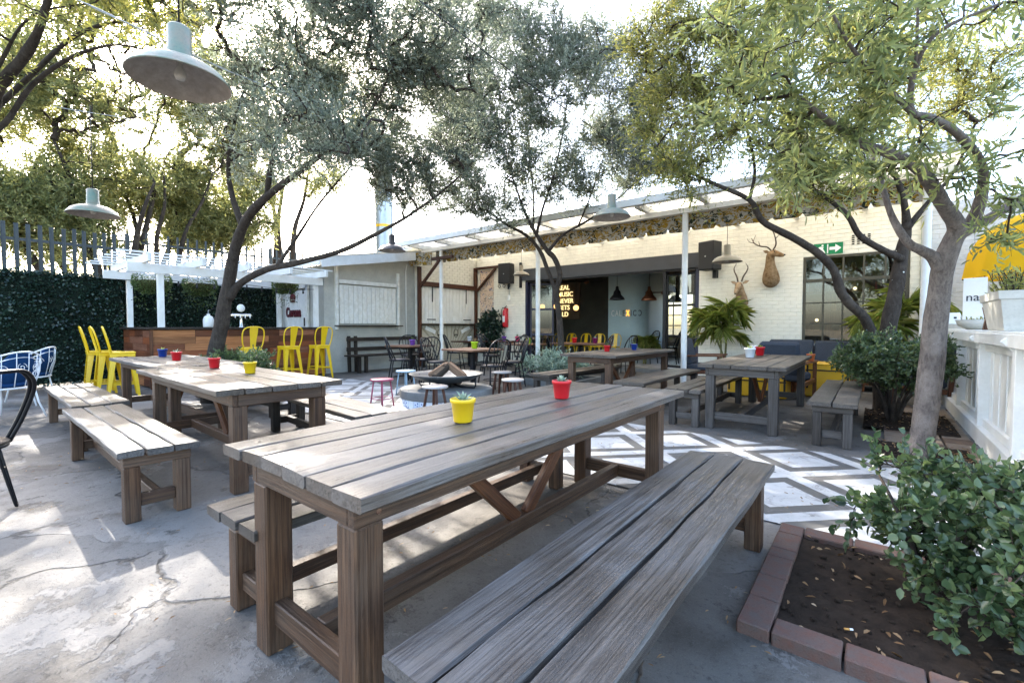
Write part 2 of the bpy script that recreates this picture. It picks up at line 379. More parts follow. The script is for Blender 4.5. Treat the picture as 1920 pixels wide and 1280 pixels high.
def bench(label, cx, cy, L, Wd, rz, np_=3, top='bench_wood', leg='leg_wood', ht=.45, seed=0, group=None):
    q = random.Random(seed+50); t = thing('timber_bench', label, 'bench', (cx, cy, 0), rz, group)
    pw = Wd/np_; th = .042
    for i in range(np_):
        y0 = -Wd/2+pw*(i+.5); e = q.uniform(-.009, .009); z = ht-th/2+q.uniform(-.003, .003)
        worn_plank('plank', (-L/2+e, y0, z), (L/2+e+q.uniform(-.008, .008), y0, z+q.uniform(-.003, .003)), pw-q.uniform(.006, .014), th, top, t, seed*31+i)
    zt = ht-th-.004; xi, yi = L/2-.06, Wd/2-.04; lw = .088; ah = .065
    lx, ly = xi-lw/2, yi-lw/2
    for s in (-1, 1):
        beam('apron', (s*lx, -yi, zt-ah/2), (s*lx, yi, zt-ah/2), lw, ah, leg, t)
        for sy in (-1, 1): beam('leg', (s*lx, sy*ly, -.004), (s*lx, sy*ly, zt-ah-.001), lw, lw-.008, leg, t, .005)
        beam('end_stretcher', (s*lx, -ly+lw/2-.004, .12), (s*lx, ly-lw/2+.004, .12), .045, .075, leg, t)
    beam('long_stretcher', (-lx+.023, 0, .122), (lx-.023, 0, .122), .05, .07, leg, t)
    beam('under_rail', (-lx+lw/2, 0, zt-.035), (lx-lw/2, 0, zt-.035), .045, .06, leg, t)
    return t
H = PI/2
table('long grey plank table with a yellow and a red pot, beside the brick planter', -1.465, 1.92, 2.52, .91, H, 6, seed=1)
bench('wide grey three plank bench between the long plank table and the brick planter', -.64, 1.72, 2.22, .47, H, seed=1)
bench('sunlit pale bench on the open side of the table with the yellow and red pots', -1.98, 1.82, 2.26, .44, H, seed=2)
table('dappled plank table carrying a red pot and a yellow pot by the leafy bed', -4.69, 1.66, 2.42, .93, R(-2), 5, seed=3)
table('dappled plank table carrying a blue pot, in front of the yellow stools', -7.22, 1.92, 2.5, .93, R(-1), 5, seed=4)
bench('sun speckled bench beside the cracked floor, in front of the dappled tables', -4.6, .86, 2.26, .43, R(-1), seed=5)
bench('sun speckled bench next to the white iron chairs', -7.02, .98, 2.3, .44, R(-1), seed=6)
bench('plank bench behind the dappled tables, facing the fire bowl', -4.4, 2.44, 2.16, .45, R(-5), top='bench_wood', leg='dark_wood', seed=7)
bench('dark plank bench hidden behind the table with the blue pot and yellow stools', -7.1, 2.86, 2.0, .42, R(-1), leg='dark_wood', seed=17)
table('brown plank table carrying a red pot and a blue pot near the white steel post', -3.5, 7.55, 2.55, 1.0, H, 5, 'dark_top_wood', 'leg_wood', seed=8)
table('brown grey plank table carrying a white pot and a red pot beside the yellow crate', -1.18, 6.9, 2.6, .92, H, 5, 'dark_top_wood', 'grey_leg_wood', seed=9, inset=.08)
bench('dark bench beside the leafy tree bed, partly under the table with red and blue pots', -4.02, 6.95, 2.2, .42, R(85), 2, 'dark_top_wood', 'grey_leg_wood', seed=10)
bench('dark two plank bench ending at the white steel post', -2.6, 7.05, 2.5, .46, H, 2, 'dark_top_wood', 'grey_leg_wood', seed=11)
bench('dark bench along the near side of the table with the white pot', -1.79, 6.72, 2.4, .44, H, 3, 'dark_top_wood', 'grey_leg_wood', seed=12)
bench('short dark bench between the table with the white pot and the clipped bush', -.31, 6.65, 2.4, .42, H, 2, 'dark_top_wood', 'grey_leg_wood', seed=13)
# ================================================================ MATERIALS OF THE BUILDINGS
plain('cream_brick', (.80, .77, .66), .6, .14, 5, .5, .3, world=True)
plain('cream_mortar', (.72, .69, .58), .75, .15, 5, .5, .2, world=True)
plain('grey_brick', (.62, .62, .60), .65, .2, 5, .5, .25)
plain('white_paint', (.80, .80, .77), .45, .12, 4, .2, .4, dirt=(.68, .67, .62))
plain('old_white', (.8, .79, .74), .55, .25, 8, .5, .3, dirt=(.62, .6, .53))
plain('plaster', (.5, .49, .435), .8, .2, 2.2, .5, .2, dirt=(.37, .365, .33), world=True)
plain('steel_dark', (.045, .05, .06), .45, .25, 3, .1, .4)
plain('navy_metal', (.016, .018, .05), .4, .3, 10, .1, .5)
plain('window_frame', (.075, .068, .045), .5, .25, 10, .1, .4)
plain('dark_wall', (.17, .165, .14), .8, .25, 2, .2, .2)
plain('dark_ceiling', (.03, .03, .032), .8, .3, 2, .1, .2)
plain('indoor_floor', (.33, .31, .28), .4, .2, 3, .1, .4)
plain('duck_blue', (.42, .54, .55), .6, .1, 2, .1, .3)
plain('tan_wall', (.3, .22, .16), .8, .15, 2, .2, .2)
plain('teal_pipe', (.015, .16, .14), .35, .2, 5, .05, .5)
plain('roof_sheet', (.72, .70, .62), .6, .1, 3, .1, .3)
_k = M['roof_sheet'].node_tree; _tr = _k.nodes.new('ShaderNodeBsdfTranslucent'); _tr.inputs[0].default_value = (.85, .8, .68, 1); _mx = _k.nodes.new('ShaderNodeMixShader'); _mx.inputs[0].default_value = .45
_k.links.new(_k.nodes['Principled BSDF'].outputs[0], _mx.inputs[1]); _k.links.new(_tr.outputs[0], _mx.inputs[2]); _k.links.new(_mx.outputs[0], _k.nodes['Material Output'].inputs[0])
plain('fence_steel', (.06, .07, .07), .5, .35, 6, .2, .4, metal=.2)
plain('red_paint', (.55, .02, .03), .3, .15, 5, .05, .5)
plain('galv', (.45, .48, .49), .4, .2, 4, .1, .5, metal=.7)
plain('yellow_paint', (.78, .42, .01), .35, .1, 4, .08, .5)
plain('speaker_black', (.022, .023, .025), .6, .2, 60, .4, .3)
plain('exit_green', (.0, .2, .075), .4, .1, 4, .02, .4)
plain('sign_white', (.82, .83, .8), .5, .06, 4, .02, .4)
plain('maroon', (.1, .012, .02), .5, .25, 8, .1, .4)
plain('dark_slot', (.03, .028, .022), .9, .2, 5, .1, .1)
plain('concrete_grey', (.2, .2, .19), .8, .3, 4, .6, .2)
def emit(name, c, s):
    m = bpy.data.materials.new(name); m.use_nodes = True; b = m.node_tree.nodes['Principled BSDF']
    b.inputs['Base Color'].default_value = (*c, 1); b.inputs['Emission Color'].default_value = (*c, 1); b.inputs['Emission Strength'].default_value = s; M[name] = m
emit('neon', (1, .8, .38), .2); emit('bulb', (1, .5, .16), .35); emit('sign_orange', (1, .42, .06), .3); emit('small_lamp', (1, .75, .45), .6)
def glass(name, tint, gl=.12):
    k = NT(name); t = k.t; o = t.nodes['Material Output']; tr = k.n('BsdfTransparent'); tr.inputs[0].default_value = (*tint, 1); g = k.n('BsdfGlossy'); g.inputs['Roughness'].default_value = .02
    fr = k.n('Fresnel', IOR=1.45); mx = k.n('MixShader'); t.links.new(k.math('ADD', fr.outputs[0], gl, clamp=True), mx.inputs[0]); t.links.new(tr.outputs[0], mx.inputs[1]); t.links.new(g.outputs[0], mx.inputs[2]); t.links.new(mx.outputs[0], o.inputs[0])
glass('pane_glass', (.75, .78, .74), .06); glass('clear_glass', (.92, .94, .93), .0)
# ================================================================ MAIN BUILDING
YW = 11.6; XL, XR = -10.78, .78; OPEN = (-8.68, -3.37, 0, 2.65); WIN = (-1.22, .52, .84, 2.68)
house = thing('cafe_building', 'cream painted brick cafe front with a wide dark opening and a paned window', 'building', (-5, YW, 0))
def hp(o): o.location = Vector(o.location)-Vector((-5, YW, 0)); return o
def slab(name, x0, x1, y0, y1, z0, z1, mat, par=house, off=(-5, YW, 0)):
    b = MB(); b.box(((x0+x1)/2-off[0], (y0+y1)/2-off[1], (z0+z1)/2-off[2]), (x1-x0, y1-y0, z1-z0)); return b.ob(name, mat, par)
core = MB()
def cb(x0, x1, z0, z1): core.box(((x0+x1)/2+5, .1125, (z0+z1)/2), (x1-x0, .25, z1-z0))
HT = 3.62
cb(XL, OPEN[0], -.05, HT); cb(OPEN[0], OPEN[1], OPEN[3]+.36, HT); cb(OPEN[1], WIN[0], -.05, HT); cb(WIN[0], WIN[1], WIN[3], HT); cb(WIN[0], WIN[1], -.05, WIN[2]); cb(WIN[1], XR, -.05, HT)
core.ob('wall_core', 'cream_mortar', house)
def lay(x0, x1, z0, z1, skip, n_single, par, off, mat, yf=0., flip=None, seed=3):
    """running-bond bricks; those that show largest are single objects, the others one joined part"""
    q = random.Random(seed); bl, bh, j = .222, .073, .011; spots = []; r = 0; z = z0+bh/2
    while z+bh/2 <= z1+.02:
        x = x0+(0 if r % 2 == 0 else -(bl+j)/2)
        while x < x1:
            a, b = max(x, x0), min(x+bl, x1)
            for s in skip:
                if s[2]-.02 < z < s[3]+.02:
                    if a < s[0] < b: b = s[0]-.002
                    elif a < s[1] < b: a = s[1]+.002
                    elif a >= s[0] and b <= s[1]: a = b
            if b-a > .05: spots.append((a, b, z))
            x += bl+j
        z += bh+j; r += 1
    def key(s):
        w = flip(Vector(((s[0]+s[1])/2, 0, s[2]))) if flip else Vector(((s[0]+s[1])/2, off[1], s[2]))
        return (w-Vector((0, 0, 1.2))).length + (4 if s[2] < 1 else 0)
    spots.sort(key=key); mb = MB()
    for i, (a, b, z) in enumerate(spots):
        L = round((b-a)*50)/50 if b-a > .2 else b-a; d = q.choice((0, .001, .002, .0035)); c = ((a+b)/2-off[0], -.001-d+yf, z-off[2])
        if i < n_single:
            key2 = ('brk', round(b-a, 3), mat)
            if key2 not in _cache: me = raw('brick', *cbox(b-a, .03, bh, .005)); me.materials.append(M[mat]); _cache[key2] = me
            o = bpy.data.objects.new('brick', _cache[key2]); COL.objects.link(o); o.parent = par; o.location = c; o.rotation_euler = (q.uniform(-.006, .006), q.uniform(-.008, .008), q.uniform(-.012, .012))
        else: mb.box(c, (b-a, .03, bh), ch=.005)
    if mb.v: tag(mb.ob('far_bricks', mat, par), kind='stuff')
lay(XL+.02, XR, 0, HT, [(OPEN[0], OPEN[1], -1, OPEN[3]+.36), WIN, (-1.02, -.52, 2.69, 2.94)][:2], 300, house, (-5, YW, 0), 'cream_brick')
# dark steel lintel and the jambs of the opening
slab('lintel', OPEN[0]-.22, OPEN[1]+.06, YW-.05, YW+.2, OPEN[3], OPEN[3]+.355, 'steel_dark')
slab('door_track', OPEN[0], OPEN[1], YW+.0, YW+.12, OPEN[3]-.05, OPEN[3]-.002, 'black_metal')
for x in (OPEN[0]+.04, OPEN[1]-.04): slab('jamb', x-.04, x+.04, YW-.01, YW+.24, 0, OPEN[3]-.052, 'navy_metal')
slab('threshold', OPEN[0]+.1, OPEN[1]-.1, YW-.12, YW+.25, -.03, .1, 'concrete_grey')
def door_leaf(x, y, w, ang, z0=.12, z1=2.58, mats='navy_metal', rows=3):
    t = MB(); mm = Matrix.Translation((x+5, y-YW, 0)) @ Matrix.Rotation(ang, 4, 'Z')
    o = obj('folding_door', None, None, house); o.matrix_basis = mm
    for a in (.025, w-.025): t.box((a, 0, (z0+z1)/2), (.05, .04, z1-z0))
    for i in range(rows+1):
        z = z0+.04+(z1-z0-.08)*i/rows; t.box((w/2, 0, z), (w-.1, .038, .06))
    t.ob('door_frame', mats, o)
    g = MB(); g.box((w/2, 0, (z0+z1)/2), (w-.1, .006, z1-z0-.1)); g.ob('door_glass', 'pane_glass', o)
door_leaf(-8.6, YW+.15, .75, R(28)); door_leaf(-8.6, YW+.3, .72, R(75), mats='black_metal')
door_leaf(-3.48, YW+.15, .85, R(165), mats='black_metal'); door_leaf(-3.5, YW+.3, .8, R(110), mats='black_metal')
slab('door_post', -4.28, -4.2, YW+.02, YW+.1, .1, OPEN[3]-.055, 'black_metal')
# window
wf = MB(); X0, X1, Z0, Z1 = WIN; yy = YW+.02
for i in range(6):
    x = X0+.03+(X1-X0-.06)*i/5; wf.box((x+5, .03, (Z0+Z1)/2), (.05 if i in (0, 5) else .032, .06, Z1-Z0))
for z, h in ((Z0+.025, .05), (Z0+.42, .03), (Z0+.86, .03), (Z0+1.33, .07), (Z1-.025, .05)): wf.box(((X0+X1)/2+5, .028, z), (X1-X0-.002, .05, h-.002))
wo = obj('window', None, None, house); wfo = wf.ob('window_frame', 'window_frame', wo)
zs = [Z0+.05, Z0+.405, Z0+.435, Z0+.845, Z0+.875, Z0+1.295, Z0+1.365, Z1-.05]
for i in range(5):
    for a, b in ((zs[0], zs[1]), (zs[2], zs[3]), (zs[4], zs[5]), (zs[6], zs[7])):
        x0 = X0+.03+(X1-X0-.06)*i/5; x1 = X0+.03+(X1-X0-.06)*(i+1)/5
        g = MB(); g.box(((x0+x1)/2+5, .03, (a+b)/2), (x1-x0-.03, .005, b-a+.01)); g.ob('pane', 'pane_glass', wo, rot=(rnd.uniform(-.002, .002), 0, rnd.uniform(-.002, .002)))
slab('window_sill', X0-.04, X1+.04, YW-.05, YW+.06, Z0-.06, Z0-.002, 'cream_mortar')
# air vent bricks
for i in range(4):
    for j in range(5): slab('vent_slot', -.39+i*.085, -.345+i*.085, YW-.026, YW-.02, 2.86+j*.042, 2.884+j*.042, 'dark_slot')
# interior shell
IN = [('inner_floor', -11, 2.5, YW+.26, 16.4, -.03, .1, 'indoor_floor'), ('inner_ceiling', -11, 2.5, YW+.26, 16.4, 3.3, 3.4, 'dark_ceiling'),
      ('inner_side', -11.1, -11, YW+.26, 16.4, .1, 3.3, 'dark_wall'), ('inner_side', 2.4, 2.5, YW+.26, 16.4, .1, 3.3, 'tan_wall'), ('inner_partition', -2.9, -2.8, YW+.26, 14.2, .1, 3.3, 'tan_wall')]
for a in IN: slab(*a)
bw = (-6.3, -4.6, .85, 2.35)
for a in ((-11, -6.95, .1, 3.3, 'dark_wall'), (-6.95, bw[0], .1, 3.3, 'tan_wall'), (bw[1], 2.4, .1, 3.3, 'tan_wall'), (bw[0], bw[1], .1, bw[2], 'tan_wall'), (bw[0], bw[1], bw[3], 3.3, 'tan_wall')):
    slab('back_wall', a[0], a[1], 16.3, 16.4, a[2], a[3], a[4])
b = MB()
for i in range(6): b.box((bw[0]+(bw[1]-bw[0])*i/5+5, 16.33-YW, 1.6), (.035, .04, 1.5))
for i in range(5): b.box(((bw[0]+bw[1])/2+5, 16.33-YW, .87+1.46*i/4), (1.7, .038, .035))
b.ob('back_window_frame', 'black_metal', house)
for i in range(9): slab('ceiling_joist', -10.6+i*.95, -10.5+i*.95, YW+.3, 16.2, 3.12, 3.29, 'black_metal')
# curved duck-egg wall with lettering
cv = MB(); pts = [(-7.05, 14.1), (-6.35, 14.1)]+[(-6.35+.55*math.sin(a), 14.65-.55*math.cos(a)) for a in np.linspace(.15, PI/2, 9)]+[(-5.8, 16.2), (-5.95, 16.2), (-5.95, 14.7), (-6.4, 14.25), (-7.05, 14.25)]
cv.prism([(x+5, y-YW) for x, y in pts], .1, 3.1); cv.ob('curved_wall', 'duck_blue', house)
xs = -6.95
for ch, mt, w in (('C', 'sign_white', .15), ('A', 'sign_white', .14), ('L', 'sign_white', .11), ('E', 'concrete_grey', .13), ('X', 'sign_orange', .15), ('I', 'steel_dark', .07), ('C', 'steel_dark', .15), ('O', 'steel_dark', .12)):
    ox = xs+w/2; yy = 14.085 if ox < -6.3 else 14.085+.55*(1-math.sqrt(max(0, 1-((ox+6.35)/.55)**2)))
    text('letter', ch, .28, mt, house, .012, Matrix.Translation((ox+5, yy-YW, 1.63)) @ Matrix.Rotation(PI/2, 4, 'X') @ Matrix.Diagonal((.62, 1, 1, 1))); xs += w
# lit word sign
sg = thing('light_sign', 'glowing yellow word sign on a pale panel inside the dark opening', 'sign', (-9.95, 16.2, 1.5))
b = MB(); b.box((0, .03, .75), (1.15, .05, 1.5), ch=.006); b.ob('panel', 'tan_wall', sg)
for i, s in enumerate(('REAL', 'MUSIC', 'NEVER', 'GETS', 'OLD')):
    text('word', s, .27, 'neon', sg, .01, Matrix.Translation((-.48, -.012, 1.3-i*.275)) @ Matrix.Rotation(PI/2, 4, 'X') @ Matrix.Diagonal((.95, 1, 1, 1)), bold=.001, align='LEFT')
# shelves with jars behind the window
sh = thing('shelf_rack', 'tall tan shelf rack behind the paned window', 'shelf', (-.4, 13.0, .1))
for z in (.5, 1.0, 1.45, 1.9, 2.35): beam('shelf', (-1.2, 0, z), (1.3, 0, z), .3, .03, 'cafe_wood', sh)
for x in (-1.2, -.36, .47, 1.3): beam('upright', (x, 0, 0), (x, 0, 2.6), .3, .03, 'cafe_wood', sh)
bk = MB(); bk.box((.05, .18, 1.3), (2.6, .02, 2.6)); bk.ob('back_panel', 'tan_wall', sh)
for c, mt in (((.5, .28, .1), 'jar_amber'), ((.6, .57, .5), 'jar_white'), ((.05, .08, .05), 'jar_green'), ((.1, .05, .03), 'jar_brown'), ((.5, .1, .06), 'jar_red')): plain(mt, c, .25, .1, 4, 0, .5)
jm = {}
for si, z in enumerate((.5, 1.0, 1.45, 1.9, 2.35)):
    x = -1.5
    while x < .8:
        mt = rnd.choice(['jar_amber', 'jar_white', 'jar_green', 'jar_brown', 'jar_brown', 'jar_red']); kind = rnd.randrange(3)
        if (kind, mt) not in jm:
            pr = [[(0, 0), (.05, 0), (.055, .02), (.055, .13), (.04, .16), (.04, .19), (0, .19)], [(0, 0), (.035, 0), (.038, .02), (.038, .17), (.015, .22), (.015, .3), (0, .3)], [(0, 0), (.04, 0), (.09, .06), (.085, .12), (.05, .15), (0, .15)]][kind]
            me = raw('jar', *(lambda q: (q.v, q.f))(MB().lathe(pr, 10)), smooth=True); me.materials.append(M[mt]); jm[kind, mt] = me
        o = obj(('jar', 'bottle', 'bowl')[kind], jm[kind, mt], None, None, (x, 12.97+rnd.uniform(-.05, .05), z+.116))
        tag(o, ('short jar', 'slim bottle', 'round bowl')[kind]+' on the tan shelf rack behind the paned window', ('jar', 'bottle', 'bowl')[kind], ('jars', 'bottles', 'bowls')[kind]+' on the shelf rack')
        x += rnd.uniform(.13, .3)
for x, z in ((-1.05, 1.35), (-.35, 2.05), (-.1, .95)):
    l = MB(); l.sphere((0, 0, 0), .035); o = l.ob('shelf_lamp', 'small_lamp', None, True, (x, 12.75, z)); tag(o, 'small glowing globe lamp in front of the indoor shelf rack', 'lamp', 'globe lamps by the shelf rack')
# ================================================================ PATIO ROOF
roof = thing('patio_roof', 'white patio roof with corrugated underside along the cafe front', 'roof', (-5, 9.1, 3.4))
RX0, RX1 = -11.3, .95
def rb(name, x0, x1, y0, y1, z0, z1, mat='white_paint'): return slab(name, x0, x1, y0, y1, z0, z1, mat, roof, (-5, 9.1, 3.4))
rb('front_beam', RX0+.6, RX1, 9.03, 9.17, 3.4, 3.5); rb('gutter', RX0, RX1, 8.36, 8.5, 3.53, 3.64); rb('gutter_lip', RX0, RX1, 8.34, 8.358, 3.52, 3.655)
x = -10.6
while x < RX1-.1: rb('rafter', x-.05, x+.05, 8.52, 11.55, 3.502, 3.61); x += 1.157
sh_ = MB(); nx = 260
for j, yv in enumerate((8.5, 11.6)):
    for i in range(nx+1):
        xx = RX0+(RX1-RX0)*i/nx; sh_.v.append(Vector((xx+5, yv-9.1, .228+.012*math.sin(xx*2*PI/.12)+(.0 if j == 0 else .05))))
sh_.f = [(i, i+1, nx+2+i, nx+1+i) for i in range(nx)]
sh_.ob('roof_sheet', 'roof_sheet', roof)
for x in (-9.86, -6.43, -2.92, .58):
    b = MB(); b.lathe([(.055, 0), (.055, 3.4)], 20); b.lathe([(0, 0), (.11, 0), (.11, .015), (.055, .016)], 16); o = b.ob('steel_post', 'white_paint', None, True, (x, 9.1, 0))
    tag(o, {-9.86: 'white steel roof post in front of the white shutters', -6.43: 'white steel roof post beside the leafy bed of the slender tree', -2.92: 'white steel roof post beside the armchair with navy cushions', .58: 'white roof post behind the trees at the fence'}[x], 'post')
def leafprint():
    k = NT('leaf_print', .85, .1); v = k.coord(rand=False)
    wv = k.n('TexNoise', Scale=7.0, Detail=3.0); k.t.links.new(v, wv.inputs['Vector']); ad = k.n('VectorMath', operation='ADD'); k.t.links.new(v, ad.inputs[0])
    sc = k.n('VectorMath', operation='SCALE'); k.t.links.new(wv.outputs['Color'], sc.inputs[0]); sc.inputs['Scale'].default_value = .35; k.t.links.new(sc.outputs[0], ad.inputs[1])
    mp = k.n('Mapping'); k.t.links.new(ad.outputs[0], mp.inputs[0]); mp.inputs['Rotation'].default_value = (0, R(35), 0); mp.inputs['Scale'].default_value = (5.5, 1, 17)
    a = k.n('TexVoronoi', feature='F1', Scale=1.6); k.t.links.new(mp.outputs[0], a.inputs['Vector'])
    mp2 = k.n('Mapping'); k.t.links.new(ad.outputs[0], mp2.inputs[0]); mp2.inputs['Rotation'].default_value = (0, R(-50), 0); mp2.inputs['Scale'].default_value = (6.5, 1, 22)
    b = k.n('TexVoronoi', feature='F1', Scale=1.5); k.t.links.new(mp2.outputs[0], b.inputs['Vector'])
    col = k.mix(k.noise(v, 20, 3), (.24, .22, .18), (.36, .34, .3))
    col = k.mix(k.ramp(a.outputs['Distance'], [(.46, 1.), (.52, 0.)]), col, (.24, .145, .018))
    col = k.mix(k.math('MULTIPLY', k.ramp(b.outputs['Distance'], [(.42, 1.), (.47, 0.)]), k.ramp(k.noise(v, 3.2, 2), [(.45, 0.), (.52, 1.)])), col, (.02, .028, .02))
    k.out(col, k.noise(v, 80, 2), .2, .002)
leafprint()
def valance(name, label, p0, p1, z1, drop, per=.46, mat='leaf_print'):
    p0, p1 = Vector((*p0, 0)), Vector((*p1, 0)); L = (p1-p0).length; m, _ = frame(p0, p1); m.translation = (*p0.xy, z1); n = int(L/.035); mb = MB()
    for i in range(n+1):
        s = L*i/n; u = (s/per) % 1; d = abs(u-.5)*2; bot = -drop+(.0 if d < .8 else ((d-.8)/.2)**1.6*.085)
        w = .012*math.sin(s*9)+.006*math.sin(s*23)
        for k in range(5): t = k/4; mb.v.append(Vector((s, w*t, bot*t)))
    for i in range(n):
        for k in range(4): a = i*5+k; mb.f.append((a, a+5, a+6, a+1))
    q = len(mb.v); mb.v += [p+Vector((0, .006, 0)) for p in mb.v[:]]; mb.f += [tuple(q+i for i in f[::-1]) for f in mb.f]
    o = mb.ob(name, mat, None, True); o.matrix_basis = m; return tag(o, label, 'awning')
valance('awning_valance', 'long scalloped valance printed with ochre and green leaves under the patio roof', (-10.2, 9.21), (.55, 9.21), 3.48, .41)
valance('awning_valance', 'short dark leaf printed valance beside the kiosk wall', (-10.9, 8.75), (-10.15, 9.0), 3.38, .38)
b = MB(); b.lathe([(.04, 0), (.04, 3.5)], 12); tag(b.ob('downpipe', 'teal_pipe', None, True, (.7, YW-.09, 0)), 'teal downpipe running down the end of the cream brick wall', 'pipe')
# neighbouring grey-white brick wall
gw = thing('neighbour_wall', 'grey white brick wall beyond the white fence', 'wall', (2.6, YW, 0))
slab('wall_core', 0.8, 4.6, YW-.01, YW+.24, -.05, 3.5, 'grey_brick', gw, (2.6, YW, 0)); lay(.8, 3.3, .9, 3.4, [], 290, gw, (2.6, YW, 0), 'grey_brick', seed=9)
# ================================================================ KIOSK (left wing)
kx = -11.0
ki = thing('kiosk_building', 'pale plaster kiosk with a white plank hatch and sloping white fascia', 'building', (kx, 7.6, 0))
def ks(name, x0, x1, y0, y1, z0, z1, mat, par=ki): return slab(name, x0, x1, y0, y1, z0, z1, mat, par, (kx, 7.6, 0))
b = MB(); v = [(-14.5, 6.12, -.05), (kx, 6.12, -.05), (kx, 9.05, -.05), (-14.5, 9.05, -.05), (-14.5, 6.12, 2.78), (kx, 6.12, 2.78), (kx, 9.05, 3.3), (-14.5, 9.05, 3.3)]
b.add([(x-kx, y-7.6, z) for x, y, z in v], [(3, 2, 1, 0), (4, 5, 6, 7), (0, 1, 5, 4), (1, 2, 6, 5), (2, 3, 7, 6), (3, 0, 4, 7)]); b.ob('plaster_wall', 'plaster', ki)
ks('brick_core', -14.5, -10.84, 9.06, 11.85, -.05, 3.6, 'cream_mortar')
# painted brick face of the wing (looks along +x)
wing = obj('wing_face', None, None, ki); wing.matrix_basis = Matrix.Translation((-10.835-kx, 0, 0)) @ Matrix.Rotation(PI/2, 4, 'Z')
lay(1.47, 3.95, 2.5, 3.55, [], 70, wing, (0, 0, 0), 'cream_brick', flip=lambda p: Vector((-10.8, 7.6+p.x, p.z)), seed=11)
beam('fascia', (.32, -1.72, 2.8), (.32, 1.75, 3.38), .03, .27, 'white_paint', ki); beam('fascia_end', (-3.4, -1.735, 2.83), (.3, -1.735, 2.83), .03, .2, 'white_paint', ki)
b = MB(); b.add([(-3.6, -1.75, 2.94), (.34, -1.75, 2.94), (.34, 1.85, 3.55), (-3.6, 1.85, 3.55), (-3.6, -1.75, 2.9), (.34, -1.75, 2.9), (.34, 1.85, 3.51), (-3.6, 1.85, 3.51)], [(0, 1, 2, 3), (7, 6, 5, 4), (0, 4, 5, 1), (1, 5, 6, 2), (2, 6, 7, 3), (3, 7, 4, 0)]); b.ob('kiosk_roof', 'roof_sheet', ki)
# plank hatch
def hatch(y0, y1, z0, z1, xf, n, mat, par, extra=True):
    h = obj('hatch', None, None, par); w = (y1-y0)/n
    for i in range(n): beam('board', (xf+rnd.uniform(0, .003), y0+w*(i+.5), z0), (xf+rnd.uniform(0, .003), y0+w*(i+.5), z1), w-.009, .025, mat, h, .003, up=(0, 1, 0), roll=PI/2)
    return h
h1 = hatch(-1.08, .72, 1.28, 2.3, .03, 13, 'old_white', ki)
for y, z0, z1 in ((-1.15, 1.12, 2.93), (.8, 1.12, 2.75)): beam('hatch_post', (.035, y, z0), (.035, y, z1), .09, .07, 'old_white', ki)
beam('hatch_rail', (.045, -1.1, 2.38), (.045, .75, 2.38), .06, .1, 'old_white', ki); beam('ledge', (.1, -1.2, 1.22), (.1, .86, 1.22), .2, .03, 'dark_wood', ki)
for y in (-1.15, .8):
    for z in (1.3, 1.8, 2.35): bb = MB(); bb.box((.074, y, z), (.006, .02, .02)); bb.ob('bolt', 'black_metal', ki)
# timber framed double shutters
sf = thing('shutter_frame', 'red brown timber frame holding closed white double shutters with black strap hinges', 'shutters', (-10.8, 10.3, 0))
for i in range(16): beam('board', (.02+.003*(i % 2), -1.12+.148*i, 1.3), (.02+.003*(i % 2), -1.12+.148*i, 2.42), .139, .025, 'white_paint', sf, .003, up=(0, 1, 0), roll=PI/2)
for y in (-1.27, 1.2): beam('post', (.05, y, 0), (.05, y, 3.2 if y > 0 else 3.0), .1, .1, 'red_wood', sf)
beam('head_rail', (.06, -1.21, 2.5), (.06, 1.14, 2.5), .09, .14, 'red_wood', sf)
for y in (-1.27, 1.2): beam('arm', (.1, y, 3.17), (1.5, y, 3.17), .08, .08, 'red_wood', sf); beam('arm_brace', (.1, y, 2.4), (.95, y, 3.12), .07, .07, 'red_wood', sf, up=(0, 1, 0))
for y in (-.75, .75):
    bb = MB(); bb.box((.045, y, 2.2), (.012, .03, .48)); bb.ob('hinge', 'black_metal', sf); bb = MB(); bb.box((.045, y*1.05, 1.42), (.02, .34, .025)); bb.ob('handle', 'black_metal', sf)
beam('counter_edge', (.07, -1.21, 1.26), (.07, 1.14, 1.26), .14, .04, 'dark_wood', sf)
def mural():
    k = NT('mural_paint', .8, .1); v = k.coord(rand=False); sp = k.n('SeparateXYZ'); k.t.links.new(v, sp.inputs[0])
    a = k.math('ARCTAN2', k.math('SUBTRACT', sp.outputs[2], .1), k.math('ABSOLUTE', sp.outputs[1]))
    ray_ = k.math('GREATER_THAN', k.math('SINE', k.math('MULTIPLY', a, 44.)), .55)
    col = k.mix(k.noise(v, 6, 4), (.38, .35, .27), (.5, .47, .38)); col = k.mix(k.math('MULTIPLY', ray_, .7), col, (.25, .22, .16)); k.out(col)
    k = NT('figure_paint', .8, .1); v = k.coord(rand=False)
    nz = k.noise(v, 5.5, 5, .6, 1.2); col = k.ramp(nz, [(.36, (.66, .62, .52)), (.4, (.05, .05, .07)), (.43, (.6, .45, .33)), (.57, (.62, .48, .36)), (.585, (.1, .09, .16)), (.62, (.13, .11, .22)), (.64, (.68, .64, .54))]); k.out(col)
mural()
bb = MB(); bb.box((-.012, -.04, .68), (.03, 2.3, 1.1)); pm = bb.ob('painted_panel', 'mural_paint', sf)
for y in (-.42, .3):
    s = MB(); s.add(*tube([(.006+.0, y+.1*math.cos(t), .98+.13*math.sin(t)) for t in np.linspace(0, 2*PI, 18)[:-1]], .008, 5, closed=True)); s.ob('skull_outline', 'dark_slot', sf)
    s = MB(); [s.add(*tube([(.005, y+d, .93), (.012, y+d, .93)], .03, 8)) for d in (-.04, .04)]; s.ob('eye', 'dark_slot', sf)
for y0, y1, z0, z1 in ((-1.0, -.6, 1.17, 1.02), (.55, .95, 1.02, 1.17)):
    b0 = beam('banner', (.006, y0, z0), (.006, y1, z1), .12, .012, 'sign_white', sf, .002, up=(1, 0, 0))
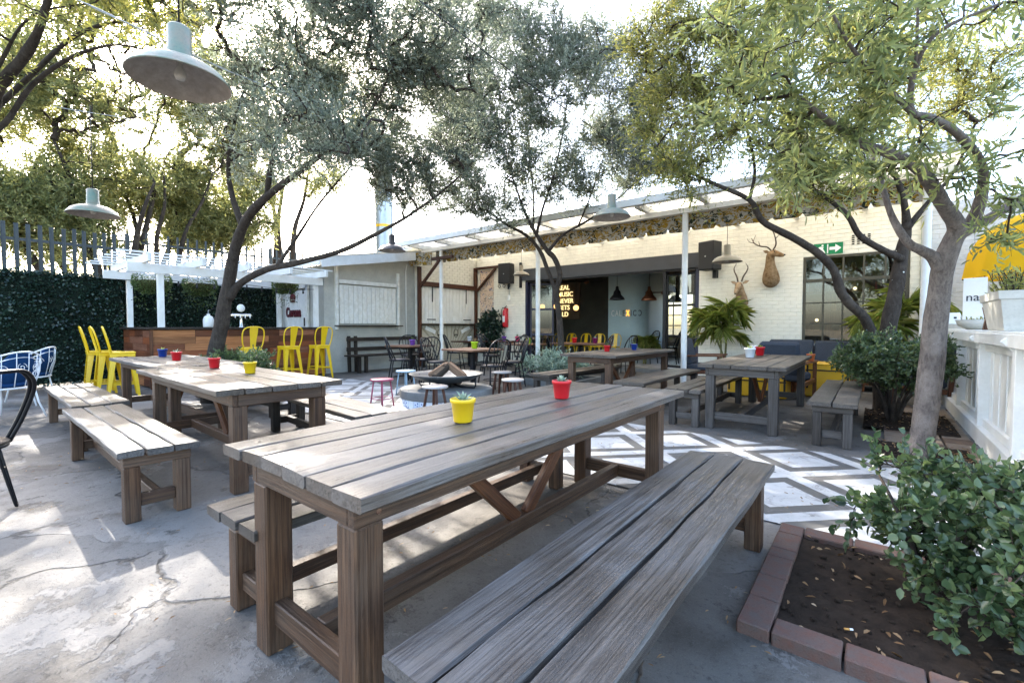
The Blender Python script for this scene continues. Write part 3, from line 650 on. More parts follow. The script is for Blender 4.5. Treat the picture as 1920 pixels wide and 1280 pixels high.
fp = MB(); fp.box((0, 0, 0), (.62, .006, 2.3)); fo = fp.ob('figure_mural', 'figure_paint', None, False, (-10.3, YW-.026, 1.95)); tag(fo, 'tall painted figure mural beside the timber frame', 'mural')
b = MB(); b.tube([(.0, 0, 0), (0, 0, 1.2), (.0, .0, 2.3), (0, .05, 2.5)], .015, 8); tag(b.ob('conduit', 'white_paint', None, True, (-10.97, 8.7, .55)), 'thin white conduit on the plaster kiosk wall', 'pipe')
# bench against the kiosk
kb = thing('wall_bench', 'dark timber bench with slatted back against the kiosk wall', 'bench', (-10.5, 7.75, 0), 0)
for i in range(3): beam('seat_plank', (-.16+.16*i, -1.25, .44), (-.16+.16*i, 1.25, .44), .15, .04, 'dark_wood', kb)
for z in (.6, .86): beam('back_plank', (-.27, -1.15, z), (-.3, 1.2, z), .1, .03, 'dark_wood', kb, up=(1, 0, 0))
for y in (-1.05, -.85, 1.1):
    beam('back_post', (-.3, y, 0), (-.33, y, .95), .09, .06, 'dark_wood', kb); beam('leg', (.15, y, 0), (.15, y, .42), .09, .07, 'dark_wood', kb)
# side door with the beer emblem
dr = thing('plank_door', 'white plank door behind the bar carrying a dark red crown sign', 'door', (-12.3, 6.1, 0))
for i in range(8): beam('board', (-.75+.165*i, -.02-.003*(i % 2), .1), (-.75+.165*i, -.02-.003*(i % 2), 2.16), .16, .03, 'white_paint', dr, .003, up=(0, 1, 0))
for x in (-.9, .55): beam('door_jamb', (x, -.03, 0), (x, -.03, 2.3), .1, .06, 'old_white', dr, up=(0, 1, 0))
beam('door_head', (-.95, -.03, 2.27), (.6, -.03, 2.27), .06, .1, 'old_white', dr)
bb = MB(); bb.box((.42, -.05, 1.32), (.025, .03, .22)); bb.ob('handle', 'black_metal', dr)
text('lettering', 'Corona', .36, 'maroon', dr, .012, Matrix.Translation((-.17, -.055, 1.58)) @ Matrix.Rotation(PI/2, 4, 'X') @ Matrix.Diagonal((.72, 1, 1, 1)), bold=.014)
cr = MB(); mm = Matrix.Translation((-.2, -.055, 1.86)) @ Matrix.Rotation(PI/2, 4, 'X')
cr.prism([(-.11, 0), (.11, 0), (.11, .06), (-.11, .06)], -.01, .01, mm); cr.prism([(-.12, .07), (-.09, .09), (0, .075), (.09, .09), (.12, .07), (.15, .15), (.11, .2), (.04, .235), (0, .24), (-.04, .235), (-.11, .2), (-.15, .15)], -.01, .01, mm); cr.sphere((-.2, -.055, 2.12), .03, 8, 5); cr.ob('crown', 'maroon', dr)
# ================================================================ BAR, PERGOLA, HEDGE, PALISADE
bar = thing('bar_counter', 'bar counter clad in patchwork reddish boards with a dark top', 'bar', (-10.75, 4.3, 0))
y0, y1 = -1.8, 1.7; q = random.Random(4)
bb = MB(); bb.box((-.3, -.05, .58), (.54, 3.42, 1.12)); bb.box((-1.25, -1.5, .58), (1.34, .56, 1.12)); bb.ob('carcass', 'dark_wood', bar)
rows = 8; bh = 1.1/rows
for r in range(rows):
    z = .03+bh*(r+.5); y = y0
    while y < y1-.01:
        L = min(q.uniform(.5, 1.5), y1-y)
        if y1-y-L < .25: L = y1-y
        beam('board', (0+q.uniform(0, .006), y+.002, z), (0+q.uniform(0, .006), y+L-.002, z), .02, bh-.003, 'bar_board_%d' % q.randrange(5), bar, .002); y += L
    x = -2.05
    while x < -.04:
        L = min(q.uniform(.4, 1.1), -.02-x)
        if -.02-x-L < .2: L = -.02-x
        beam('board', (x+.002, y0-.0+q.uniform(-.004, 0), z), (x+L-.002, y0+q.uniform(-.004, 0), z), .02, bh-.003, 'bar_board_%d' % q.randrange(5), bar, .002); x += L
beam('corner_trim', (.008, y0-.006, 0), (.008, y0-.006, 1.14), .05, .05, 'brace_wood', bar)
bb = MB(); bb.box((-.28, -.05, 1.165), (.72, 3.62, .04), ch=.005); bb.box((-1.42, -1.55, 1.164), (1.54, .62, .04), ch=.005); bb.ob('counter_top', 'dark_wood', bar)
pg = thing('pergola', 'white painted timber pergola over the bar', 'pergola', (-12, 4.3, 0))
PZ = 2.32
for x, y in ((1.0, -1.58), (1.0, 1.6), (-1.0, -1.65), (-1.0, 1.6)): beam('post', (x, y, 0 if x < 0 else 1.18), (x, y, PZ-.1), .1, .1, 'white_paint', pg)
for x in (1.0, -1.0): beam('main_beam', (x+.06, -2.1, PZ), (x+.06, 1.75, PZ), .06, .18, 'white_paint', pg)
for i in range(5): beam('rafter', (-1.45, -1.85+.87*i, PZ+.165), (1.5, -1.85+.87*i, PZ+.165), .06, .15, 'white_paint', pg)
for i in range(7): beam('slat', (-1.4+.46*i, -2.3, PZ+.258), (-1.4+.46*i, 1.85, PZ+.258), .06, .03, 'white_paint', pg)
# ---- foliage helpers -------------------------------------------------------------------------------------------
def leaf_mat(name, cols, trans=.35, rough=.45, spec=.4):
    k = NT(name, rough, spec); a = k.n('VertexColor', layer_name='Col').outputs[0]
    sp = k.n('SeparateColor'); k.t.links.new(a, sp.inputs[0]); st = [(i/(len(cols)-1), c) for i, c in enumerate(cols)]
    col = k.ramp(sp.outputs[0], st); k.put(k.b, 'Base Color', col)
    if trans:
        o = k.t.nodes['Material Output']; tr = k.n('BsdfTranslucent'); hs = k.n('HueSaturation', Saturation=1.1, Value=1.7); k.t.links.new(col, hs.inputs['Color']); k.t.links.new(hs.outputs[0], tr.inputs[0])
        mx = k.n('MixShader'); mx.inputs[0].default_value = trans; k.t.links.new(k.b.outputs[0], mx.inputs[1]); k.t.links.new(tr.outputs[0], mx.inputs[2]); k.t.links.new(mx.outputs[0], o.inputs[0])
leaf_mat('olive_leaf', [(.055, .072, .05), (.12, .142, .098), (.21, .23, .17), (.33, .345, .28)], .5, .4, .5)
leaf_mat('sun_leaf', [(.08, .1, .035), (.17, .18, .055), (.27, .25, .075), (.42, .37, .12)], .55, .4)
leaf_mat('near_leaf', [(.075, .1, .05), (.16, .185, .075), (.26, .27, .1), (.4, .37, .13)], .52, .4)
leaf_mat('back_leaf', [(.075, .095, .04), (.16, .175, .07), (.27, .265, .105), (.44, .39, .15)], .52, .5)
leaf_mat('hedge_leaf', [(.006, .017, .011), (.014, .034, .021), (.028, .058, .036), (.075, .11, .07)], .15, .35, .5)
leaf_mat('bush_leaf', [(.025, .045, .02), (.06, .095, .04), (.11, .15, .06), (.22, .25, .09)], .3, .3, .5)
leaf_mat('palm_leaf', [(.1, .14, .03), (.18, .23, .05), (.29, .32, .09), (.45, .4, .14)], .4, .4)
leaf_mat('pale_leaf', [(.10, .16, .12), (.22, .3, .22), (.36, .43, .33), (.5, .55, .42)], .2, .5)
leaf_mat('dry_leaf', [(.10, .05, .02), (.2, .11, .05), (.33, .22, .12), (.45, .36, .25)], .1, .8, .2)
def sun_gap(P):
    g = P[:, :2]-np.array([_sd.x, _sd.y])*(P[:, 2:3]/_sd.z); x, y = g[:, 0], g[:, 1]
    w = .9*np.sin(1.9*x+.8*np.sin(1.3*y)+1.)*np.sin(2.3*y+.9*np.sin(1.7*x)+.4)+.55*np.sin(4.1*x-2.2*y+2.*np.sin(.9*y))*np.sin(3.3*y+2.6*x)+.75*np.sin(7.5*x+3*y+np.sin(5*y))*np.sin(8*y-4*x)+.4*np.sin(15*x-6*y)*np.sin(13*y+5*x)
    lim = np.full(len(P), 9.); inn = (x > -9) & (x < 1.) & (y > -1.2) & (y < 7); lim[inn] = .55
    lim[inn & (x < -1.3) & (y < 2.7)] = .15; lim[inn & (x < -1.6) & (x > -6) & (y < 1.25)] = -.42; lim[inn & (y > 3.0) & (y < 5.4)] = .3; lim[inn & (x > -1.3) & (y < 3)] = .75
    return np.where(w > lim, .96, .0)
def leaves(name, P, D, L, Wd, mat, parent=None, seed=0, curl=.12, six=False, jitter=.5, colr=None, stuff=True, up=None, thin=False):
    """P base points, D directions (n,3); lens-shaped leaves with a slight fold and droop, one mesh"""
    rs = np.random.RandomState(seed); P = np.asarray(P, float); D = np.asarray(D, float)
    if thin:      # crowns shaped for light: leaves dropped along the sun direction to place yard flecks
        k_ = rs.rand(len(P)) > sun_gap(P); P, D = P[k_], D[k_]; colr = None if colr is None else np.asarray(colr)[k_]; L = L if np.isscalar(L) else np.asarray(L)[k_]
    n = len(P)
    D = D/np.maximum(np.linalg.norm(D, axis=1, keepdims=True), 1e-6)
    A = rs.normal(size=(n, 3)) if up is None else np.asarray(up)+rs.normal(size=(n, 3))*jitter
    sd = np.cross(D, A); sd /= np.maximum(np.linalg.norm(sd, axis=1, keepdims=True), 1e-6); nm = np.cross(sd, D)
    L = np.asarray(L)*np.ones(n)*rs.uniform(.65, 1.2, n); w = np.asarray(Wd)*np.ones(n)*rs.uniform(.75, 1.2, n)*.5; c = curl*rs.uniform(.2, 1.6, n)
    L_, w_, c_ = L[:, None], w[:, None], c[:, None]
    if six:
        V = np.stack([P, P+D*L_*.33+sd*w_+nm*w_*.35, P+D*L_*.7+sd*w_*.8-nm*L_*c_*.35+nm*w_*.3, P+D*L_-nm*L_*c_, P+D*L_*.7-sd*w_*.8-nm*L_*c_*.35+nm*w_*.3, P+D*L_*.33-sd*w_+nm*w_*.35], 1); k = 6
        fi = [(0, 1, 2, 3), (0, 3, 4, 5)]
    else:
        V = np.stack([P, P+D*L_*.45+sd*w_, P+D*L_-nm*L_*c_, P+D*L_*.45-sd*w_], 1); k = 4; fi = [(0, 1, 2, 3)]
    V = V.reshape(-1, 3); F = np.concatenate([np.array(f)[None]+np.arange(n)[:, None]*k for f in fi], 1).reshape(-1) if len(fi) > 1 else (np.array(fi[0])[None]+np.arange(n)[:, None]*k).reshape(-1)
    me = bpy.data.meshes.new(name); nf = len(F)//4
    me.vertices.add(len(V)); me.vertices.foreach_set('co', V.astype(np.float32).reshape(-1)); me.loops.add(len(F)); me.loops.foreach_set('vertex_index', F.astype(np.int32))
    me.polygons.add(nf); me.polygons.foreach_set('loop_start', np.arange(0, nf*4, 4, dtype=np.int32)); me.polygons.foreach_set('loop_total', np.full(nf, 4, dtype=np.int32)); me.update()
    cv = np.clip(rs.beta(2, 2.6, n) if colr is None else np.asarray(colr), 0, 1); ca = me.color_attributes.new('Col', 'FLOAT_COLOR', 'POINT')
    cc = np.ones((n*k, 4), np.float32); cc[:, :3] = np.repeat(cv, k)[:, None]; ca.data.foreach_set('color', cc.reshape(-1))
    o = obj(name, me, mat, parent)
    if stuff: o['kind'] = 'stuff'
    return o
# ---- artificial ivy hedge ----------------------------------------------------------------------------------------
def hedge(label, x, y0, y1, z0, z1, n, seed):
    t = thing('ivy_hedge', label, 'hedge', (x, (y0+y1)/2, 0)); b = MB(); b.box((-.04, 0, (z0+z1)/2), (.08, y1-y0-.06, z1-z0-.06)); b.ob('hedge_backing', 'hedge_back', t)
    rs = np.random.RandomState(seed); P = np.stack([rs.uniform(-.06, .05, n), rs.uniform((y0-y1)/2, (y1-y0)/2, n), rs.uniform(z0, z1, n)], 1)
    P[:, 0] += .03*np.sin(P[:, 1]*7)*np.sin(P[:, 2]*6); e = n//14
    P[:e, 2] = z1+rs.uniform(-.05, .03, e); P[:e, 0] = rs.uniform(-.1, .04, e)
    D = np.stack([rs.uniform(.3, 1, n), rs.normal(size=n)*.8, rs.normal(size=n)*.8-.35], 1)
    leaves('ivy_leaves', P, D, .062, .045, 'hedge_leaf', t, seed, colr=np.clip(rs.beta(1.5, 2.6, n)+.22*np.sin(P[:, 1]*2.1+1.5*np.sin(P[:, 2]*3))*np.sin(P[:, 2]*2.7+P[:, 1]), 0, 1))
plain('hedge_back', (.012, .02, .014), .9, .3, 20, .5, .1)
hedge('dark green ivy screen beside the white iron chairs', -13.0, -1.6, 2.52, .02, 2.28, 15000, 1)
hedge('dark green ivy screen behind the bar', -13.35, 2.5, 6.1, .02, 2.3, 13000, 2)
# ---- palisade fences ------------------------------------------------------------------------------------------------
def palisade(label, p0, p1, z0, z1, sp, group=None):
    p0, p1 = Vector((*p0, 0)), Vector((*p1, 0)); L = (p1-p0).length; d = (p1-p0)/L; t = thing('palisade_fence', label, 'fence', p0); n = int(L/sp)
    me = MB(); w = .034
    pr = [(-w, .0), (-w*.5, .012), (w*.5, .012), (w, 0), (w, -.003), (w*.5, .009), (-w*.5, .009), (-w, -.003)]
    me.prism(pr, z0, z1); 
    pm = raw('pale', me.v, me.f); pm.materials.append(M['fence_steel'])
    for i in range(n):
        o = obj('pale', pm, None, t, d*(sp*(i+.5))+Vector((0, 0, rnd.uniform(-.015, .015)))); o.rotation_euler = (0, rnd.uniform(-.006, .006), math.atan2(d.y, d.x))
    nv = Vector((-d.y, d.x, 0))
    for z in (z0+.35, z1-.32): beam('rail', nv*.03+Vector((0, 0, z)), nv*.03+d*L+Vector((0, 0, z)), .04, .06, 'fence_steel', t)
    for s in (0, .5, 1): beam('fence_post', nv*.07+d*L*s, nv*.07+d*L*s+Vector((0, 0, z1+.05)), .08, .08, 'fence_steel', t)
palisade('grey palisade fence rising above the ivy screen', (-13.5, -1.6), (-13.5, 2.75), .5, 3.28, .168)
palisade('distant grey palisade fence behind the pergola', (-17.8, 3.2), (-17.8, 12.5), .5, 4.1, .26)
# ================================================================ WHITE FENCE ON THE RIGHT
wfn = thing('white_fence', 'white plank fence with a flower shelf along its top', 'fence', (.9, 6, 0))
for i in range(52):
    y = -2.6+.15*(i+.5); 
    if y > 5.4: break
    beam('board', (.03+.004*(i % 2), y, .12), (.03+.004*(i % 2), y, 1.05), .132, .022, 'white_paint', wfn, .003, up=(0, 1, 0), roll=PI/2)
for z, h in ((1.0, .09), (.22, .1)): beam('rail', (0, -2.6, z), (0, 5.4, z), .04, h, 'white_paint', wfn)
beam('kick_board', (-.05, -2.6, .12), (-.05, 5.4, .12), .06, .16, 'white_paint', wfn)
for i in range(6): y = -2.4+1.5*i; beam('fence_post', (-.01, y, 0), (-.01, y, 1.12), .1, .1, 'white_paint', wfn); beam('bracket', (.0, y, .98), (-.12, y, 1.1), .05, .05, 'white_paint', wfn, up=(0, 1, 0))
beam('shelf', (.1, -2.65, 1.14), (.1, 5.4, 1.14), .36, .04, 'white_paint', wfn); beam('shelf_edge', (-.09, -2.65, 1.09), (-.09, 5.4, 1.09), .025, .1, 'white_paint', wfn)
# pavers along the fence
pv = obj('paved_strip', None); pv['kind'] = 'structure'; pv['label'] = 'strip of sandy pavers along the white fence'; pv['category'] = 'pavement'
for i in range(3):
    for j in range(13): beam('paver', (.22+.24*i-.11, 5.35+.28*j+(.14 if i % 2 else 0), .008), (.22+.24*i+.11, 5.35+.28*j+(.14 if i % 2 else 0), .008), .27, .03, 'paver' if (i+j*2) % 5 else 'paver_dark', pv, .004)
# ================================================================ TREES AND SHRUBS
from mathutils import noise as mn
def bark(name, lo, hi, sc=1.):
    k = NT(name, .9, .15); v = k.coord((1, 1, 1), rand=False)
    mp = k.n('Mapping'); k.t.links.new(v, mp.inputs[0]); mp.inputs['Scale'].default_value = (14*sc, 14*sc, 4.5*sc); a = k.noise(mp.outputs[0], 2, 8, .7, .5); b = k.noise(v, 5, 4, .6); c = k.noise(v, 60*sc, 4, .7)
    col = k.mix(k.ramp(a, [(.3, 0.), (.7, 1.)]), lo, hi); col = k.mix(k.ramp(b, [(.5, 0.), (.68, .7)]), col, tuple(x*1.25 for x in hi)); col = k.mix(k.ramp(c, [(.3, .5), (.45, 0.)]), col, tuple(x*.4 for x in lo))
    k.out(col, k.math('ADD', a, k.math('MULTIPLY', c, .4)), .9, .02)
bark('bark', (.022, .017, .0135), (.075, .06, .048)); bark('bark_grey', (.075, .06, .05), (.22, .185, .16), 1.6); plain('twig', (.06, .046, .036), .9, .4, 30, .3, .1)
def limb_mesh(mb, path, k=5, n=12, rough=.08, seed=0):
    pp = smooth_path(path, k); pts = [Vector(p[:3]) for p in pp]; rr = [float(p[3]) for p in pp]
    v, f = tube(pts, rr, n)
    for i in range(len(v)):
        c = pts[min(i//n, len(pts)-1)]; d = v[i]-c; q = v[i]*4+Vector((seed, 0, 0)); v[i] = c+d*(1+rough*2*mn.noise(q)+rough*mn.noise(q*3))
    mb.add(v, f); return [np.array([*p, r]) for p, r in zip(pts, rr)]
RS = 1.
def pxl(*a): return [(*at(x, y, d), r*RS) for x, y, d, r in a]
def in_crowns(crowns, n, seed, gap=.02, gs=1.1):
    rs = np.random.RandomState(seed); o = []; w = np.array([c[4] if len(c) > 4 else 1. for c in crowns]); w = w/w.sum()
    while len(o) < n:
        c = crowns[rs.choice(len(crowns), p=w)]; u = rs.normal(size=3); u /= np.linalg.norm(u); u *= rs.uniform(.15, 1)**.5; p = np.array(c[0])+u*np.array(c[1:4])
        if mn.noise(Vector(p*gs)+Vector((seed, 0, 0))) > gap-.18*rs.rand() and p[2] > .15: o.append(p)
    return np.array(o)
def grow(t, limb_nodes, targets, leaf, seed, ns=8, nl=12, sl=.32, L=.075, Wd=.016, six=False, up=.25, droop=0., twig_r=.0028, curl=.12, bname='branches', cname='crown', tmat='twig', col_h=.0, stem_r=None):
    """join each target point to the growing skeleton, then hang leafy sprigs on it"""
    rs = np.random.RandomState(seed); N = [np.array(x[:3]) for x in limb_nodes]; par = [-1]*len(N); nb = len(N)
    A = np.array(N); d0 = np.array([np.min(((A-p)**2).sum(1)) for p in targets]); order = np.argsort(d0); paths = []; cap = nb+len(targets)*3+5
    buf = np.zeros((cap, 3)); buf[:nb] = A; cnt = nb; cw = [0]*cap; pr = [-1]*cap; tips = []
    for ti in order:
        p = targets[ti]; B = buf[:cnt]; dd = ((B-p)**2).sum(1); j = int(np.argmin(dd+.3*np.maximum(B[:, 2]-p[2], 0)**2)); a = buf[j].copy(); v = p-a; Ln = np.linalg.norm(v)+1e-6
        m1 = a+v*.35+rs.normal(size=3)*Ln*.07+np.array([0, 0, .06*Ln]); m2 = a+v*.7+rs.normal(size=3)*Ln*.07+np.array([0, 0, .05*Ln])
        buf[cnt], buf[cnt+1], buf[cnt+2] = m1, m2, p; pr[cnt] = j; pr[cnt+1] = cnt; pr[cnt+2] = cnt+1; paths.append((j, cnt, cnt+1, cnt+2)); tips.append((p, v/Ln)); cnt += 3
    for i in range(cnt-1, nb-1, -1):
        cw[i] += 1
        if pr[i] >= nb: cw[pr[i]] += cw[i]
    mb = MB()
    for pa in paths:
        r = [twig_r*max(cw[i], 1)**.42 for i in pa]; r[0] = r[1]*1.1; mb.add(*tube([Vector(buf[i]) for i in pa], r, 5, False))
    tag(mb.ob(bname, tmat, t, True), kind='stuff')
    T = np.array([x[0] for x in tips]); V = np.array([x[1] for x in tips]); n = len(T)
    T = np.repeat(T, ns, 0); V = np.repeat(V, ns, 0); n = len(T)
    S = V*.55+rs.normal(size=(n, 3))*.62+np.array([0, 0, up]); S /= np.linalg.norm(S, axis=1, keepdims=True); ln = sl*rs.uniform(.5, 1.25, n)
    T = T-V*ln[:, None]*rs.uniform(0, .9, n)[:, None]
    u = np.tile((np.arange(nl)+.6)/nl, n)+rs.uniform(-.03, .03, n*nl); S2 = np.repeat(S, nl, 0); P = np.repeat(T, nl, 0)+S2*(u*np.repeat(ln, nl))[:, None]; P[:, 2] -= droop*(u**2)*np.repeat(ln, nl)
    D = S2*.75+rs.normal(size=P.shape)*.6; D[:, 2] -= droop*.5
    cl = np.clip(rs.beta(2, 2.6, len(P))*.75+np.repeat(rs.uniform(-.1, .3, n), nl)+col_h*(P[:, 2]-P[:, 2].mean()), 0, 1)
    leaves(cname, P, D, L, Wd, leaf, t, seed, curl, six, colr=cl, thin=cname == 'crown')
    sp = MB(); e = T+S*ln[:, None]
    V2 = []; F2 = []
    for i in range(0, n):
        a = T[i]; b = e[i]; q = np.cross(S[i], rs.normal(size=3)); q = q/np.linalg.norm(q)*.0022; k = len(V2); V2 += [a-q, a+q, b+q*.4, b-q*.4]; F2.append((k, k+1, k+2, k+3))
    tag(obj('sprigs', raw('sprigs', V2, F2), tmat, t), kind='stuff')
def tree(label, base, limbs, crowns, n, leaf, seed, barkm='bark', gap=.0, gs=1.1, name='olive_tree', rough=.08, **kw):
    t = thing(name, label, 'tree'); mb = MB(); nodes = []
    for i, l in enumerate(limbs): nodes += limb_mesh(mb, l, seed=seed+i, rough=rough)
    mb.ob('trunk', barkm, t, True); tg = in_crowns(crowns, n, seed, gap, gs); grow(t, nodes, tg, leaf, seed, **kw); return t
def C(x, y, d, rx, ry=None, rz=None, w=1.): return (tuple(at(x, y, d)), rx, ry or rx, rz or rx*.8, w)
# --- leaning olive by the bar
RS = .6
tree('leaning olive tree with a forked trunk rising in front of the bar', None, [
    pxl((396, 757, 7.3, .26), (402, 690, 7.3, .215), (407, 650, 7.3, .185), (416, 600, 7.25, .165), (427, 540, 7.2, .155), (438, 480, 7.1, .13), (455, 425, 6.9, .115), (480, 388, 6.7, .1), (530, 345, 6.5, .075), (610, 285, 6.2, .05), (690, 215, 6.0, .03), (740, 120, 5.8, .015)),
    pxl((428, 560, 7.2, .12), (450, 532, 7.2, .095), (500, 505, 7.15, .085), (560, 492, 7.1, .075), (640, 470, 7.0, .062), (710, 436, 6.9, .05), (770, 402, 6.8, .035), (840, 350, 6.7, .02), (890, 300, 6.7, .012)),
    pxl((455, 425, 6.9, .09), (436, 370, 6.9, .065), (428, 310, 6.9, .05), (440, 230, 6.8, .035), (470, 130, 6.6, .02)),
    pxl((500, 372, 6.65, .075), (510, 300, 6.5, .05), (540, 210, 6.2, .035), (600, 100, 5.9, .02)),
    pxl((520, 498, 7.1, .05), (560, 440, 7.3, .04), (600, 380, 7.4, .03), (660, 310, 7.4, .02))],
    [C(450, 150, 6.4, 1.0, w=.9), C(560, 190, 6.2, 1.1), C(680, 220, 6.3, 1.15, w=1.2), C(790, 230, 6.8, .95), C(600, 60, 5.8, 1.15), C(730, 70, 6.0, 1.1), C(480, 270, 6.8, .8, w=.8), C(640, 310, 6.5, .8, .8, .5, .6), C(500, -80, 5.6, 1.3, w=.9), C(820, 120, 6.6, .8), C(690, -120, 5.8, 1.3, w=.9), C(560, 240, 4.6, .8, .8, .5, .4), C(360, 30, 5.6, .7, w=.5), C(820, 320, 7, .8, .8, .4, .6), C(860, 30, 7.2, 1.0, w=.9), C(740, 340, 6.9, .7, .7, .35, .5)],
    950, 'olive_leaf', 11, gap=-.3, ns=11, nl=14, sl=.48, L=.066, Wd=.016)
# --- slender tree in the middle
RS = .55
tree('slender olive tree with a twisted trunk in front of the dark opening', None, [
    pxl((1054, 720, 9.7, .16), (1053, 670, 9.7, .13), (1049, 600, 9.7, .118), (1043, 550, 9.65, .115), (1050, 515, 9.6, .1), (1040, 485, 9.6, .095), (1026, 470, 9.6, .09), (1006, 440, 9.5, .07), (985, 400, 9.4, .05), (960, 330, 9.3, .032), (930, 240, 9.2, .018)),
    pxl((1044, 550, 9.65, .085), (1030, 515, 9.7, .08), (1012, 470, 9.8, .072), (985, 440, 9.8, .06), (945, 418, 9.8, .045), (905, 385, 9.8, .03), (880, 330, 9.8, .018)),
    pxl((1028, 471, 9.6, .065), (1056, 440, 9.5, .05), (1105, 412, 9.4, .04), (1150, 380, 9.3, .03), (1200, 335, 9.2, .02)),
    pxl((1006, 440, 9.5, .06), (1018, 390, 9.3, .045), (1040, 320, 9.1, .034), (1060, 220, 9.0, .022), (1070, 120, 8.9, .012)),
    pxl((1000, 430, 9.5, .05), (1000, 360, 9.7, .035), (990, 260, 9.8, .024), (985, 150, 9.8, .012)),
    pxl((1085, 422, 9.4, .035), (1110, 360, 9.2, .026), (1140, 270, 9.1, .016))],
    [C(920, 310, 9.5, 1.0), C(1010, 290, 9.3, 1.15, w=1.2), C(1120, 300, 9.2, 1.05, w=1.1), C(950, 190, 9.4, 1.0), C(1070, 180, 9.2, 1.15, w=1.2), C(1010, 90, 9.3, 1.0), C(1180, 240, 9.3, .8, w=.7), C(1110, 100, 9.3, .8, w=.7), C(880, 230, 9.6, .8, w=.7), C(950, 60, 9.5, .8, w=.6), C(1200, 330, 9.2, .6, .6, .35, .4), C(880, 370, 9.7, .6, .6, .35, .4), C(860, 140, 9.6, 1.1, w=.9), C(1220, 160, 9.2, .8, w=.6), C(880, 30, 9.6, 1.0, w=.6), C(1060, 370, 9.3, .9, .9, .35, .5), C(1180, 140, 9.2, 1.0, w=.8), C(830, 260, 9.4, 1.0, w=.8), C(1240, 290, 8.6, .7, .7, .5, .6), C(940, 400, 9.6, .7, .7, .3, .4), C(830, 380, 9.6, .7, .7, .35, .5)],
    1250, 'olive_leaf', 23, gap=-.3, ns=10, nl=14, sl=.5, L=.078, Wd=.018, up=.45)
# --- tree behind the clipped bush
RS = .66
tree('spreading olive tree rising from the clipped bush beside the window', None, [
    pxl((1652, 790, 6.4, .17), (1655, 700, 6.4, .155), (1664, 620, 6.4, .145), (1680, 540, 6.4, .135), (1692, 470, 6.4, .12), (1700, 420, 6.3, .08), (1690, 360, 6.2, .055), (1660, 280, 6.0, .035), (1640, 180, 5.8, .02)),
    pxl((1652, 690, 6.35, .11), (1640, 640, 6.3, .1), (1622, 598, 6.25, .095), (1592, 568, 6.2, .095), (1576, 545, 6.2, .088), (1562, 505, 6.15, .08), (1530, 472, 6.1, .075), (1480, 442, 6.0, .068), (1430, 415, 5.9, .06), (1405, 375, 5.8, .048), (1340, 345, 5.7, .035), (1270, 310, 5.7, .022), (1220, 270, 5.7, .012)),
    pxl((1690, 485, 6.35, .075), (1650, 466, 6.2, .065), (1612, 442, 6.1, .058), (1590, 405, 6.0, .05), (1555, 375, 5.9, .04), (1500, 335, 5.7, .028), (1440, 270, 5.6, .016)),
    pxl((1405, 375, 5.8, .035), (1415, 320, 5.8, .028), (1400, 240, 5.8, .018), (1370, 150, 5.8, .01)),
    pxl((1700, 430, 6.3, .06), (1740, 380, 6.2, .045), (1790, 320, 6.1, .03), (1830, 230, 6.0, .018))],
    [C(1300, 230, 5.8, .75), C(1400, 200, 5.8, .85), C(1500, 230, 5.7, .8), C(1600, 200, 5.9, .9), C(1350, 100, 5.8, .8), C(1480, 90, 5.8, .9), C(1640, 80, 5.9, .9), C(1760, 180, 6.2, .8), C(1280, 330, 5.7, .45, .45, .3, .4), C(1500, -40, 5.8, 1.0), C(1250, 170, 6.2, .6, w=.6), C(1840, 120, 6.2, .9), C(1480, 320, 5.8, .5, .5, .3, .4), C(1230, 60, 6.0, .6, w=.5), C(1560, 330, 5.9, .5, .5, .3, .4), C(1300, 20, 6.0, .7, w=.6)],
    640, 'sun_leaf', 37, gap=-.2, ns=9, nl=12, sl=.45, L=.078, Wd=.016, up=.2, droop=.15)
